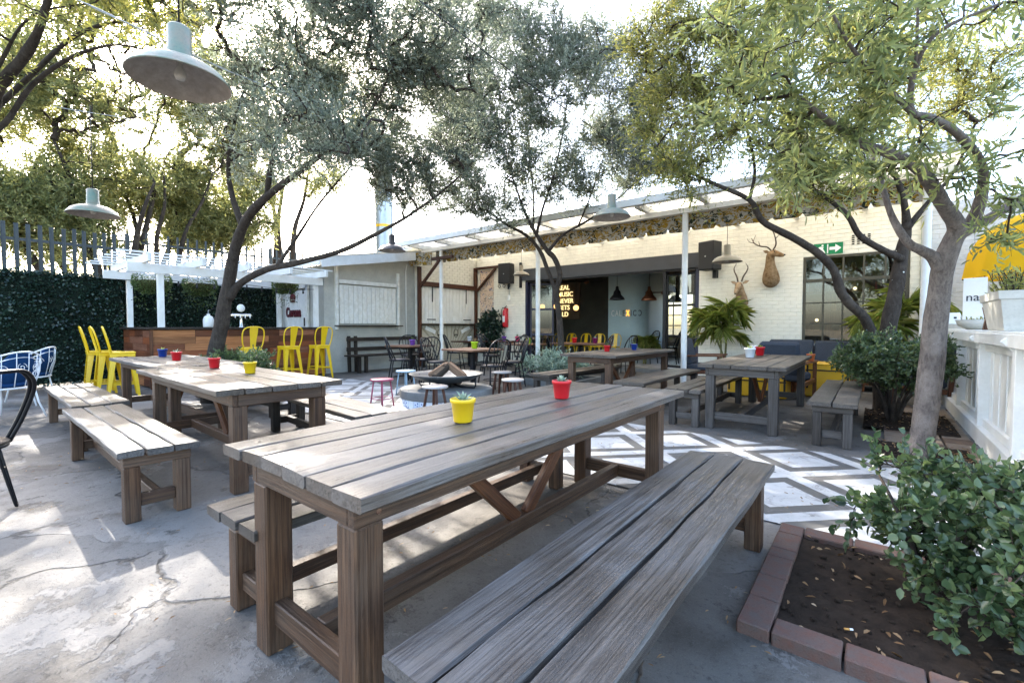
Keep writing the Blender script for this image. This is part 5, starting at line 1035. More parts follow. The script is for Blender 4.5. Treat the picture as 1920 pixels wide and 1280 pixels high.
def armchair(label, x, y, rz):
    t = thing('armchair', label, 'armchair', (x, y, 0), rz)
    for s in (-1, 1):
        beam('arm', (-.35, s*.33, .6), (.4, s*.33, .62), .07, .03, 'brace_wood', t); beam('front_leg', (.33, s*.33, 0), (.33, s*.33, .6), .05, .05, 'brace_wood', t); beam('rear_leg', (-.3, s*.33, 0), (-.34, s*.33, .585), .05, .05, 'brace_wood', t)
        beam('side_rail', (-.28, s*.33, .26), (.31, s*.33, .3), .04, .07, 'brace_wood', t)
    beam('front_rail', (.3, -.3, .27), (.3, .3, .27), .04, .09, 'brace_wood', t)
    b = MB(); b.box((0, 0, .37), (.6, .58, .13), ch=.03); b.ob('seat_cushion', 'navy_cloth', t); b = MB(); b.box((0, 0, 0), (.13, .58, .55), ch=.03); b.ob('back_cushion', 'navy_cloth', t, loc=(-.3, 0, .68), rot=(0, R(-14), 0))
armchair('timber armchair with navy cushions beside the steel roof post', -2.75, 9.85, R(5)); armchair('timber armchair with navy cushions beside the yellow crate', -1.15, 8.9, R(80)); armchair('orange timber armchair against the white fence behind the clipped bush', .5, 9.2, R(190))
# ---- pots with succulents
def pot(label, x, y, z, mat, kind=0, s=1., leafm='pale_leaf', seed=0):
    t = thing('plant_pot', label, 'plant pot', (x, y, z)); t.rotation_euler = (0, 0, seed*1.3); b = MB(); b.lathe([(0, .002), (.04, 0), (.043, .004), (.0535, .088), (.058, .089), (.0595, .105), (.057, .107), (.055, .104), (.0515, .084), (.051, .08)], 28); b.ob('pot', mat, t, True).scale = (s, s, s)
    b = MB(); b.lathe([(.0505, .082), (.03, .087), (0, .088)], 18); b.ob('soil', 'soil', t).scale = (s, s, s)
    rs = np.random.RandomState(seed+5)
    if kind == 0: n = 22; a = np.arange(n)*2.4; e = np.linspace(.25, 1.4, n); D = np.stack([np.cos(a)*np.cos(e), np.sin(a)*np.cos(e), np.sin(e)], 1); P = np.tile([0, 0, .09], (n, 1)); L = .05*np.ones(n); Wd = .026
    elif kind == 1: n = 14; a = np.arange(n)*2.4; e = rs.uniform(.5, 1.4, n); D = np.stack([np.cos(a)*np.cos(e), np.sin(a)*np.cos(e), np.sin(e)], 1); P = np.tile([0, 0, .085], (n, 1)); L = .06*np.ones(n); Wd = .017
    else: n = 16; a = rs.uniform(0, 6.3, n); e = rs.uniform(.7, 1.5, n); D = np.stack([np.cos(a)*np.cos(e), np.sin(a)*np.cos(e), np.sin(e)], 1); P = np.stack([rs.uniform(-.02, .02, n), rs.uniform(-.02, .02, n), rs.uniform(.09, .12, n)], 1); L = .06*np.ones(n); Wd = .012
    up = np.tile([0, 0, 1.], (n, 1)); o = leaves('succulent', P*s, D, L*s, Wd*s, leafm, t, seed, .12, True, stuff=False, jitter=.2, up=up+D*.01); return t
def tpot(label, x, y, z, mat, kind=0, s=1., lm='pale_leaf', zt=.76): p = on_z(x, y, zt); pot(label, p.x, p.y, zt+z, mat, kind, s, lm, int(x) % 97)
tpot('yellow pot with a pale spiky succulent on the long grey plank table', 868, 791, .003, 'yellow_gloss', 1); tpot('red pot with a pale rosette on the long grey plank table', 1053, 747, .003, 'red_plastic', 0, 1.02)
tpot('yellow pot on the dappled table by the leafy bed', 469, 700, .003, 'yellow_gloss', 2, 1.0, 'bush_leaf'); tpot('red pot next to the yellow pot on the dappled table', 402, 690, .003, 'red_plastic', 2, 1., 'bush_leaf')
tpot('red pot next to the blue pot on the dappled table', 331, 676, .003, 'red_plastic', 1, 1.05); tpot('blue pot on the dappled table in front of the stools', 305, 669, .003, 'blue_plastic', 1, 1.05, 'palm_leaf')
tpot('red pot on the brown table near the steel post', 1138, 659, .003, 'red_plastic', 2, 1., 'bush_leaf'); tpot('blue pot on the brown table near the steel post', 1189, 656, .003, 'blue_plastic', 1, 1.05, 'palm_leaf')
pot('white pot on the brown grey table by the yellow crate', -1.37, 7.15, .763, 'white_plastic', 1, 1.25, 'palm_leaf', 3); pot('red pot on the brown grey table by the yellow crate', -1.35, 7.75, .763, 'red_plastic', 0, 1.2, 'palm_leaf', 4)
pot('purple pot on the cafe table by the wall bench', -8.6, 7.0, .762, 'purple_plastic', 2, 1.2, 'bush_leaf', 5); pot('lime pot with a red cactus on the worn cafe table', -6.25, 6.65, .762, 'lime_plastic', 2, 1.25, 'dry_leaf', 6); pot('lime pot on the navy legged cafe table', -7.0, 9.5, .762, 'lime_plastic', 0, 1.3, 'pale_leaf', 7)
pot('white pot on the cafe table before the painted panel', -9.65, 10.05, .762, 'white_plastic', 2, 1.3, 'bush_leaf', 8); pot('purple pot on the cafe table before the fire extinguisher', -8.9, 10.8, .762, 'purple_plastic', 2, 1.3, 'bush_leaf', 9); pot('pink pot on the cafe table before the fire extinguisher', -8.5, 10.95, .762, 'pink_plastic', 2, 1.3, 'bush_leaf', 10)
pot('red pot on the long orange topped table', -6.35, 10.7, .762, 'red_plastic', 0, 1.3, 'palm_leaf', 11); pot('plum pot on the long orange topped table', -5.75, 10.75, .762, 'plum_plastic', 0, 1.3, 'pale_leaf', 12); pot('orange clay pot on the arm of the sofa chair by the yellow crate', -.8, 8.85, .635, 'clay_plastic', 1, 1.1, 'palm_leaf', 13)
# ================================================================ LAMPS AND CABLES
plain('chrome', (.75, .75, .73), .15, .05, 4, 0, .5, metal=1)
plain('bulb_glass', (.5, .48, .42), .15, .05, 4, 0, .5)
plain('cig', (.6, .3, .08), .8)
def lamp(label, p, mat, r=.25, cord=1.5, inner='enamel_in', name='pendant_lamp', tilt=(0, 0, 0)):
    t = thing(name, label, 'lamp', p); t.rotation_euler = tilt; s = r/.25; b = MB()
    b.lathe([(a*s, z*s) for a, z in ((.0, .30), (.05, .30), (.058, .29), (.058, .165), (.062, .16), (.062, .12), (.1, .105), (.16, .085), (.21, .055), (.24, .015), (.25, 0), (.254, -.004), (.25, -.008))], 36); b.ob('shade', mat, t, True)
    b = MB(); b.lathe([(a*s, z*s) for a, z in ((.25, -.008), (.243, .004), (.232, .018), (.205, .05), (.155, .078), (.1, .098), (.04, .11), (0, .11))], 36); b.ob('shade_lining', inner, t, True)
    b = MB(); b.lathe([(a*s, z*s) for a, z in ((0, .0), (.02, .003), (.03, .025), (.028, .05), (.014, .08), (.014, .108))], 14); b.ob('bulb', 'bulb_glass', t, True)
    tb('cord', [(0, 0, .3*s), (0, 0, .3*s+cord)], .005, 'black_metal', t, 6)
    tb('hook', [Vector((0, .02*math.cos(a), .31*s+.02*math.sin(a))) for a in np.linspace(0, 2*PI, 10)[:-1]], .004, 'black_metal', t, 5, True)
lamp('weathered green enamel lamp with a freckled white inside, hanging by the bough', at(338, 152, 2.6), 'enamel', .25, 1.6)
lamp('green enamel lamp hanging in front of the palisade fence', at(175, 402, 5.5), 'enamel', .25, 1.0); lamp('brown enamel lamp hanging before the kiosk fascia', at(735, 470, 8.6), 'enamel_brown', .25, .55); lamp('pale green enamel lamp hanging before the patio roof', at(1147, 407, 6.2), 'enamel', .25, .8)
lamp('tan enamel lamp hanging beside the wall speaker', Vector((-2.25, 9.5, 2.45)), 'enamel_tan', .27, .72, 'enamel_in'); lamp('tan enamel lamp hanging behind the steel post by the lintel', Vector((-7.55, 9.9, 2.6)), 'enamel_tan', .22, .7, 'enamel_in')
for i, (x, y, Y, m_, rr, lb) in enumerate(((1157, 562, 12.6, 'black_metal', .22, 'black bell lamp in front of the curved blue wall'), (1217, 563, 12.9, 'copper', .22, 'copper bell lamp inside before the far window'), (1266, 566, 13.4, 'black_metal', .22, 'black bell lamp inside near the door post'))):
    t = thing('bell_lamp', lb, 'lamp', on_y(x, y, Y)); b = MB(); b.lathe([(0, .4), (.04, .4), (.05, .3), (.1, .24), (.12, .15), (.2, .07), (.23, 0), (.225, -.005), (.19, .07), (.1, .16), (0, .2)], 24); b.ob('shade', m_, t, True); tb('cord', [(0, 0, .4), (0, 0, 1.1)], .006, 'black_metal', t, 5)
for i, (x, y) in enumerate(((1017, 575), (1043, 574), (1080, 577))):
    t = thing('globe_lamp', 'glowing amber globe lamp hanging in the opening', 'lamp', on_y(x, y, 12.2), 0, 'amber globe lamps in the opening'); b = MB(); b.sphere((0, 0, 0), .085, 14, 10); b.ob('globe', 'bulb', t, True); b = MB(); b.lathe([(.03, .08), (.035, .14), (0, .14)], 10); b.ob('holder', 'black_metal', t, True); tb('cord', [(0, 0, .13), (0, 0, 1.2)], .006, 'black_metal', t, 5)
for x, y in ((1245, 548), (1100, 528)):
    t = thing('ceiling_fan', {1245: 'small dark ceiling fan inside before the far window', 1100: 'small dark ceiling fan inside above the word sign'}[x], 'fan', on_y(x, y, 14.6)); b = MB(); b.lathe([(0, -.08), (.08, -.06), (.1, 0), (.06, .05), (.015, .06), (.015, .5)], 14); b.ob('hub', 'copper', t, True)
    for i in range(4): b = MB(); m = Matrix.Rotation(i*PI/2+.4, 4, 'Z'); b.add(*cbox(.5, .12, .012), m @ Matrix.Translation((.34, 0, 0)) @ Matrix.Rotation(R(10), 4, 'X')); b.ob('blade', 'dark_wood', t)
def cable(label, pts, r=.006, sag=.0, mat='galv'):
    P = smooth_path([tuple(p) for p in pts], 10); b = MB(); n = len(P)
    for k in (0, PI): b.tube([Vector(p)+Vector((0, math.cos(i*.9+k), math.sin(i*.9+k)))*r*.8 for i, p in enumerate(P)], r*.6, 5)
    tag(b.ob('cable', mat, None, True), label, 'cable')
cable('twisted cable strung past the weathered green lamp', [at(60, -40, 2.6), at(290, 68, 3.3), at(420, 130, 4.2), at(620, 215, 5.6), at(735, 300, 7.4), at(870, 345, 9.2)]); cable('twisted cable strung towards the patio roof gutter', [at(760, -20, 4.2), at(860, 60, 5.2), at(960, 135, 6.0), at(1100, 232, 7.0), at(1230, 325, 8.0), at(1330, 388, 8.6)], mat='black_metal')
cable('thin cable strung low through the olive crowns', [at(100, 200, 4.6), at(300, 235, 5.5), at(440, 280, 6.5), at(620, 325, 8.2)], .004)
# festoon bulbs under the pergola
t = thing('festoon_lights', 'string of small black festoon lights under the pergola beam', 'string lights', (-11.0, 4.3, 2.18)); P = [(.0, -1.6+.32*i, -.05-.05*(1-abs((i % 5)-2.5)/2.5)) for i in range(11)]; tb('wire', P, .006, 'black_metal', t, 5)
for p in P: b = MB(); b.lathe([(.014, 0), (.016, -.05), (.026, -.075), (.02, -.1), (0, -.11)], 8); b.ob('festoon_bulb', 'black_metal', t, True, p)
# fairy lights on the spreading tree
t = thing('fairy_lights', 'dark wire of tiny clear fairy lights wound up the spreading tree', 'string lights'); W_ = []
base = [np.array(p) for p in smooth_path(pxl((1655, 720, 6.4, .16), (1664, 620, 6.4, .15), (1680, 540, 6.4, .14), (1692, 470, 6.4, .125)), 10)]
for i, p in enumerate(base): a = i*.75; W_.append((p[0]+(p[3]*.98)*math.cos(a), p[1]+(p[3]*.98)*math.sin(a), p[2]))
tb('wire', W_, .004, 'black_metal', t, 5)
for i in range(0, len(W_), 2): b = MB(); b.sphere((0, 0, 0), .012, 6, 4); b.ob('fairy_bulb', 'sign_white', t, loc=W_[i])
# ================================================================ ON THE WALLS
def speaker(label, c, w, d, h, rz):
    t = thing('wall_speaker', label, 'speaker', c, rz); b = MB(); b.box((0, 0, 0), (w, d, h), ch=.015); b.ob('cabinet', 'speaker_black', t); b = MB(); b.box((0, -d/2-.004, 0), (w-.04, .01, h-.04), ch=.003); b.ob('grille', 'speaker_black', t); b = MB(); b.box((0, -d/2-.012, -.02), (.03, .008, .03)); b.ob('badge', 'galv', t); b = MB(); b.box((0, d/2+.06, -h/2-.08), (.09, .1, .18)); b.ob('bracket', 'black_metal', t)
speaker('large black loudspeaker on the cream wall beside the mounted antelope', on_y(1331, 480, YW-.32), .4, .34, .66, R(-18)); speaker('black loudspeaker high on the wall above the fire extinguisher', on_y(949, 513, YW-.2), .44, .3, .64, R(8))
t = thing('exit_sign', 'green sign with a white arrow above the paned window', 'sign', Vector((-.78, YW-.03, 2.82))); b = MB(); b.box((0, 0, 0), (.5, .012, .23)); b.ob('plate', 'exit_green', t)
mm = Matrix.Rotation(PI/2, 4, 'X'); b = MB(); b.prism([(.02, -.03), (.12, -.03), (.12, -.085), (.22, 0), (.12, .085), (.12, .03), (.02, .03)], .007, .011, mm); b.ob('arrow', 'sign_white', t); b = MB(); b.prism([(-.02, -.095), (0, -.095), (0, .095), (-.02, .095)], .007, .011, mm); b.ob('door_mark', 'sign_white', t)
b = MB(); b.prism([(-.2, -.09), (-.17, -.09), (-.12, -.02), (-.08, -.09), (-.05, -.08), (-.09, .0), (-.08, .04), (-.14, .05), (-.19, .02), (-.2, .0), (-.16, .015), (-.15, -.01)], .007, .011, mm); b.sphere((-.1, -.009, .07), (.02, .003, .02), 8, 5); b.ob('running_figure', 'sign_white', t)
fe = thing('fire_extinguisher', 'red fire extinguisher hanging on the wall beside the climbing plant', 'extinguisher', on_y(947, 613, YW-.12)); b = MB(); b.lathe([(0, 0), (.075, 0), (.085, .02), (.085, .48), (.07, .54), (.03, .58), (.03, .62), (0, .62)], 20); b.ob('cylinder', 'red_paint', fe, True)
b = MB(); A_ = np.linspace(R(235), R(300), 7); b.add([(.0865*math.cos(a), .0865*math.sin(a), z) for a in A_ for z in (.16, .36)], [(2*i, 2*i+2, 2*i+3, 2*i+1) for i in range(6)]); b.ob('label_patch', 'sign_white', fe, True); tb('hose', [(0, -.02, .6), (-.09, -.03, .62), (-.12, -.04, .45), (-.1, -.05, .2)], .013, 'black_metal', fe, 7, k=5); b = MB(); b.bar((-.03, 0, .62), (.07, 0, .69), .03, .015); b.bar((-.03, 0, .61), (.09, 0, .64), .03, .012); b.ob('handle', 'black_metal', fe); b = MB(); b.box((0, .09, .3), (.1, .02, .62)); b.ob('wall_bracket', 'red_paint', fe)
t = thing('switch_box', 'white switch box with conduit below the loudspeaker', 'switch', on_y(955, 558, YW-.05)); b = MB(); b.box((0, 0, 0), (.1, .06, .17), ch=.008); b.ob('case', 'sign_white', t); tb('conduit', [(0, 0, .08), (0, 0, .5)], .012, 'galv', t, 6)
t = thing('cable_hooks', 'row of black cable loops under the loudspeaker', 'hooks', on_y(945, 536, YW-.06))
for i in range(3): tb('loop', [(-.2+.2*i+.05*math.cos(a), 0, .05*math.sin(a)) for a in np.linspace(0, 2*PI, 14)[:-1]], .01, 'black_metal', t, 6, True)
b = MB(); b.box((0, 0, 0), (.08, .06, .8), ch=.01); tag(b.ob('column_heater', 'black_metal', None, False, on_y(976, 516, YW-.06)), 'slim black column speaker left of the lintel'.replace('left of', 'next to'), 'speaker')
# trophies
plain('deer_fur', (.34, .24, .14), .9, .45, 14, 1., .1, dirt=(.13, .075, .035)); plain('antelope_fur', (.44, .33, .21), .9, .45, 13, 1., .1, dirt=(.17, .095, .045)); plain('horn', (.09, .065, .045), .6, .3, 20, .4, .3)
def trophy(name, label, c, path, ears, eyes, nose, horns, fur, s=1.):
    t = thing(name, label, 'trophy', c); b = MB(); pp = smooth_path(path, 5); b.tube([Vector(p[:3])*s for p in pp], [p[3]*s for p in pp], 18); b.ob('head', fur, t, True)
    for p, d, L in ears:
        d = Vector(d).normalized(); b = MB(); u = d.cross(Vector((0, 1, 0))).normalized(); p = Vector(p)*s; b.add([p-u*.02*s, p+d*L*.5*s-u*.035*s, p+d*L*s, p+d*L*.5*s+u*.035*s, p+u*.02*s, p+d*L*.45*s+Vector((0, .02, 0))*s], [(0, 1, 5), (1, 2, 5), (2, 3, 5), (3, 4, 5), (4, 0, 5), (0, 4, 3, 2, 1)]); b.ob('ear', fur, t)
    for p in eyes: b = MB(); b.sphere(Vector(p)*s, .014*s, 8, 6); b.ob('eye', 'black_metal', t, True)
    b = MB(); b.sphere(Vector(nose)*s, (.024*s, .022*s, .018*s), 8, 6); b.ob('nose', 'black_metal', t, True)
    for hpth in horns:
        q = smooth_path([tuple(np.array(p[:3])*s)+(p[3]*s,) for p in hpth], 4); q = smooth_path(q, 4); b = MB(); b.tube([p[:3] for p in q], [float(p[3])*(1+(.16*math.sin(i_*1.6) if name != 'stag_head' else .05*math.sin(i_*2.3))) for i_, p in enumerate(q)], 8); b.ob('antler' if name == 'stag_head' else 'horn', 'horn', t, True)
ch = on_y(1447, 515, YW-.03)
an = [[(.02, -.26, .5, .016), (-.06, -.26, .58, .015), (-.2, -.24, .62, .013), (-.32, -.22, .7, .012), (-.38, -.2, .82, .008)], [(-.32, -.22, .7, .01), (-.42, -.22, .74, .006), (-.47, -.2, .82, .004)], [(-.2, -.24, .62, .009), (-.22, -.3, .72, .004)], [(-.34, -.21, .75, .009), (-.3, -.2, .88, .004)],
      [(.06, -.29, .5, .016), (.12, -.34, .6, .015), (.12, -.4, .72, .013), (.08, -.42, .86, .01), (.02, -.4, .97, .005)], [(.12, -.4, .72, .009), (.2, -.44, .8, .004)], [(.1, -.42, .82, .008), (.16, -.45, .92, .004)]]
trophy('stag_head', 'mounted stag head with branched antlers on the cream wall', ch, [(0, .02, -.2, .1), (0, -.06, -.14, .17), (0, -.13, .0, .155), (0, -.19, .15, .11), (0, -.23, .3, .088), (.02, -.26, .4, .085), (.09, -.29, .425, .075), (.17, -.32, .395, .056), (.24, -.335, .37, .042), (.275, -.34, .362, .028)], [((-.02, -.24, .46), (-.8, .1, .35), .14), ((.06, -.22, .47), (.2, .8, .6), .12)], [(.1, -.36, .455)], (.285, -.345, .372), an, 'deer_fur', 1.0)
ca = on_y(1392, 556, YW-.03)
hn = [[(s*.04, -.3, .34, .02), (s*.07, -.27, .46, .019), (s*.13, -.23, .58, .016), (s*.15, -.2, .68, .012), (s*.1, -.2, .78, .005)] for s in (-1, 1)]
trophy('antelope_head', 'mounted antelope head with lyre shaped horns behind the palm frond', ca, [(0, .02, -.24, .08), (0, -.06, -.16, .145), (0, -.13, -.02, .125), (-.005, -.19, .1, .095), (-.01, -.25, .22, .08), (-.015, -.32, .26, .075), (-.03, -.4, .18, .06), (-.045, -.46, .09, .045), (-.05, -.485, .045, .032)], [((-.07, -.28, .3), (-.85, 0, .35), .15), ((.06, -.28, .3), (.85, .1, .35), .15)], [(-.085, -.36, .265), (.05, -.36, .265)], (-.052, -.495, .045), hn, 'antelope_fur', .95)
# ================================================================ PALMS
def palm(label, base, crown, fr, seed, L=1.0, cane=True, pot_=False):
    t = thing('palm', label, 'palm', base); q = random.Random(seed); rs = np.random.RandomState(seed); P = []; D = []; LL = []; UP = []
    for i in range(fr):
        a = 2*PI*i/fr*1.0+q.uniform(-.3, .3); e = q.uniform(.75, 1.42); l = L*q.uniform(.75, 1.15); c0_ = Vector(crown[i % len(crown)]); h = Vector((math.cos(a), math.sin(a)*.55, 0)); pts = []
        for s in np.linspace(0, 1, 16): pts.append(c0_+h*(l*s*math.cos(e)*(.6+.5*s))+Vector((0, 0, l*(math.sin(e)*s-.95*s**2.2))))
        tb('frond_stalk', pts, [.009*(1-.8*s) for s in np.linspace(0, 1, 16)], 'palm_stalk', t, 5)
        for k in range(2, 16):
            for z in range(2):
                s = (k-1+z/2)/15; j = min(int(s*15), 14); f = s*15-j; p = pts[j].lerp(pts[j+1], f); tg_ = (pts[j+1]-pts[j]).normalized(); sd = tg_.cross(Vector((0, 0, 1))).normalized()
                for sg in (-1, 1): P.append(p); D.append(tg_*.8+sd*sg*.62+Vector((0, 0, -.3+.15*q.random()))); LL.append(.4*L*math.sin(PI*min(.97, .18+.8*s))); UP.append((0, 0, 1))
    leaves('leaflets', [tuple(p) for p in P], [tuple(d) for d in D], np.array(LL), .0105*L, 'palm_leaf', t, seed, .28, True, up=np.array(UP), jitter=.15)
    if cane:
        for i, c in enumerate(crown): b0 = Vector((.06*math.cos(i*2.1), .06*math.sin(i*2.1), 0)); tb('cane', [b0, b0*1.2+Vector(c)*.4+Vector((0, 0, .05)), Vector(c)], [.028, .024, .016], 'palm_stalk', t, 8, k=4)
plain('palm_stalk', (.16, .15, .05), .6, .35, 10, .3, .3)
palm('arching feathery palm beneath the mounted antelope', (-2.62, 11.1, 0), [(-.3, -.1, 1.2), (.05, -.1, 1.35), (-.1, -.05, .9)], 17, 3, 1.2); palm('feathery palm behind the spreading tree trunk', (.3, 10.9, 0), [(0, 0, 1.3), (.15, -.1, 1.5), (-.2, -.05, 1.1)], 14, 5, 1.2); palm('potted indoor palm beside the curved blue wall', (-5.3, 12.9, .1), [(0, 0, .55), (.1, 0, .5)], 16, 7, .85)
# ================================================================ BAR THINGS, HANGING BASKETS
def basket(label, p, seed, r=.24):
    t = thing('hanging_basket', label, 'hanging basket', p); b = MB(); b.lathe([(0, -r*.8), (r*.5, -r*.7), (r*.85, -r*.3), (r, 0), (r*.9, .01), (0, .0)], 18); b.ob('moss_basket', 'moss', t, True)
    rs = np.random.RandomState(seed); n = 1500; a = rs.uniform(0, 2*PI, n); e = rs.uniform(-1.2, .5, n); P = np.stack([r*1.02*np.cos(a)*np.cos(e), r*1.02*np.sin(a)*np.cos(e), r*.85*np.sin(e)], 1); k = n//4; P[:k, 2] -= rs.uniform(0, .35, k)*(rs.rand(k) > .5); leaves('trailing_foliage', P, P*np.array([1, 1, .3])+rs.normal(size=(n, 3))*.1+np.array([0, 0, -.1]), .05, .02, 'basket_leaf', t, seed)
    for i in range(3): a = i*2*PI/3; tb('chain', [(r*math.cos(a), r*math.sin(a), 0), (0, 0, .42)], .003, 'black_metal', t, 4)
plain('moss', (.07, .08, .035), .95, .4, 20, .8, .1); leaf_mat('basket_leaf', [(.025, .05, .015), (.06, .10, .03), (.11, .15, .05), (.2, .22, .08)], .3)
basket('round mossy hanging basket beside the two pergola posts', at(285, 527, 9.3), 1, .3); basket('trailing fern basket hanging behind the leaning trunk', at(375, 533, 10.2), 2, .3); basket('mossy hanging basket above the crown sign', at(535, 533, 11.2), 3, .27)
gc = thing('gas_cylinder', 'small white gas cylinder standing on the bar counter', 'gas cylinder', (-11.05, 3.55, 1.186)); b = MB(); b.lathe([(0, 0), (.09, 0), (.1, .02), (.1, .16), (.08, .22), (.03, .25), (.03, .28), (0, .28)], 18); b.ob('tank', 'white_paint', gc, True); tb('valve', [(0, 0, .28), (0, 0, .34), (.05, 0, .36)], .012, 'galv', gc, 6); tb('hose', [(.05, 0, .36), (.1, .15, .4), (.05, .35, .3), (0, .5, .15)], .008, 'black_metal', gc, 6, k=5)
bt = thing('beer_tower', 'shiny beer tap tower with a round emblem on the bar counter', 'beer tap', (-10.95, 4.15, 1.186)); b = MB(); b.lathe([(.05, 0), (.035, .02), (.03, .2), (.035, .24)], 14); b.ob('column', 'chrome', bt, True); b = MB(); b.box((0, 0, .26), (.09, .42, .07), ch=.02); b.ob('tap_bar', 'chrome', bt)
b = MB(); b.lathe([(0, -.015), (.08, -.015), (.085, 0), (.08, .015), (0, .015)], 20, m=Matrix.Rotation(PI/2, 4, 'Y')); b.ob('emblem', 'sign_white', bt, True, (0, 0, .42)); 
for y in (-.15, -.05, .05, .15): tb('tap', [(.05, y, .25), (.09, y, .24), (.095, y, .17)], .01, 'chrome', bt, 6)
# ================================================================ PLANTING BEDS
def bed(label, x0, x1, y0, y1, z, seed, litter=200):
    t = tag(obj('soil_bed', None), label, 'soil', kind='structure'); t.location = ((x0+x1)/2, (y0+y1)/2, 0); b = MB(); n = 60
    for j in range(n+1):
        for i in range(n+1): X, Y = x0+(x1-x0)*i/n, y0+(y1-y0)*j/n; b.v.append(Vector((X-t.location.x, Y-t.location.y, z+.014*mn.noise(Vector((X*5, Y*5, seed)))+.01*mn.noise(Vector((X*22, Y*22, seed)))+.006*mn.noise(Vector((X*60, Y*60, seed))))))
    b.f = [(j*(n+1)+i, j*(n+1)+i+1, (j+1)*(n+1)+i+1, (j+1)*(n+1)+i) for j in range(n) for i in range(n)]; b.ob('soil_surface', 'soil', t, True)
    rs = np.random.RandomState(seed); P = np.stack([rs.uniform(x0, x1, litter)-t.location.x, rs.uniform(y0, y1, litter)-t.location.y, np.full(litter, z+.014)+rs.uniform(0, .01, litter)], 1); D = np.stack([rs.normal(size=litter), rs.normal(size=litter), rs.normal(size=litter)*.15], 1); cl_ = MB(); m_ = int(260*(x1-x0)*(y1-y0)/1.3)
    for _ in range(m_): s_ = rs.uniform(.003, .011); cl_.sphere((rs.uniform(x0+.02, x1-.02)-t.location.x, rs.uniform(y0+.02, y1-.02)-t.location.y, z+.006), (s_*rs.uniform(.8, 1.6), s_*rs.uniform(.8, 1.5), s_*.8), 6, 4)
    tag(cl_.ob('soil_clods', 'soil', t), kind='stuff'); leaves('leaf_litter', P, D, .036, .012, 'dry_leaf', t, seed, .3, True, up=np.tile([0, 0, 1.], (litter, 1)), jitter=.4); return t
b1 = bed('dark soil strewn with dry leaves inside the brick edging', -.3, 1.0, 2.0, 3.0, .022, 3, 110); bed('dark soil under the clipped bush', -.08, .75, 6.7, 8.2, .03, 4, 120); bed('dark soil around the near trunk by the fence', .05, .72, 5.22, 6.0, .03, 5, 120); bed('dark soil around the leaning tree by the bar', -8.9, -7.4, 2.62, 3.5, .03, 6, 60); bed('dark soil around the slender twisted tree', -6.1, -4.6, 7.6, 8.8, .03, 7, 80)
eg = thing('brick_edging', 'worn red brick edging around the shrub bed', 'edging', (-.35, 2.5, 0)); q = random.Random(2)
def eb(x, y, lx, ly, rz=0): o = beam('brick', (x-lx/2+.35, y-2.5, .012), (x+lx/2+.35, y-2.5, .012), ly, .07, 'edge_brick', eg, .005); o.rotation_euler = (q.uniform(-.02, .02), q.uniform(-.02, .02), q.uniform(-.02, .02)); return o
y = 1.93
for ly in (.225, .22, .215, .11, .225, .14): eb(-.345, y+ly/2, .115, ly-.008); y += ly
x = -.285
for i in range(6): eb(x+.112, 1.985, .216, .112); x += .224
x = -.285
for i in range(6): eb(x+.112, 3.02, .216, .112); x += .224
b = MB(); b.tube([(0, 0, 0), (.018, 0, 0)], .004, 8); cg = thing('cigarette_end', 'cigarette end lying on the dark soil of the shrub bed', 'cigarette', on_z(1583, 1178, .042), R(30)); b.ob('filter', 'cig', cg, True); b = MB(); b.tube([(.018, 0, 0), (.03, 0, 0)], .004, 8); b.ob('paper', 'sign_white', cg, True)
kb_ = thing('bed_kerb', 'low concrete kerb around the bed of the slender twisted tree', 'kerb', (-5.35, 8.2, 0))
for a, c in (((-.78, -.62, .06), (.78, -.62, .06)), ((-.78, .62, .06), (.78, .62, .06)), ((-.78, -.57, .06), (-.78, .57, .06)), ((.78, -.57, .06), (.78, .57, .06))): beam('kerb_stone', a, c, .1, .14, 'concrete_grey', kb_, .01)
# fallen leaves on the floor: uncountable litter
rs = np.random.RandomState(8); n = 900; P = np.stack([rs.uniform(-6, .4, n), rs.uniform(.3, 6.5, n), rs.uniform(.007, .012, n)], 1); o = leaves('fallen_leaves', P, np.stack([rs.normal(size=n), rs.normal(size=n), rs.normal(size=n)*.05], 1), .03, .008, 'dry_leaf', None, 8, .1, True, up=np.tile([0, 0, 1.], (n, 1)), jitter=.2); tag(o, 'scattered dry leaves on the courtyard floor', 'leaves')
# ================================================================ BEYOND THE WHITE FENCE
bp = thing('planter_trough', 'large pale stone planter on the white fence shelf', 'planter', (1.02, 6.2, 1.162)); b = MB(); v = []
for z, sx, sy in ((0, .12, .36), (.02, .125, .37), (.27, .16, .44), (.28, .175, .455), (.35, .18, .46), (.345, .15, .43), (.27, .14, .42)): v += [(-sx, -sy, z), (sx, -sy, z), (sx, sy, z), (-sx, sy, z)]
b.add(v, [(4*i+j, 4*i+(j+1) % 4, 4*i+4+(j+1) % 4, 4*i+4+j) for i in range(6) for j in range(4)]+[(3, 2, 1, 0), (24, 25, 26, 27)]); b.ob('trough', 'terracotta_white', bp)
rs = np.random.RandomState(3); P = []; D = []; st = MB()
for i in range(70):
    x0, y0 = rs.uniform(-.09, .09), rs.uniform(-.38, .38); d = Vector((rs.normal()*.25, rs.normal()*.3, 1)).normalized(); h = rs.uniform(.12, .34); st.tube([(x0, y0, .27), Vector((x0, y0, .27))+d*h], .003, 4)
    for s in np.linspace(.25, 1, 9): P.append(Vector((x0, y0, .27))+d*h*s); D.append(Vector((rs.normal(), rs.normal(), .5)))
st.ob('stem', 'twig', bp); leaves('foliage', [tuple(p) for p in P], [tuple(d) for d in D], .045, .017, 'sun_leaf', bp, 4, .1, True)
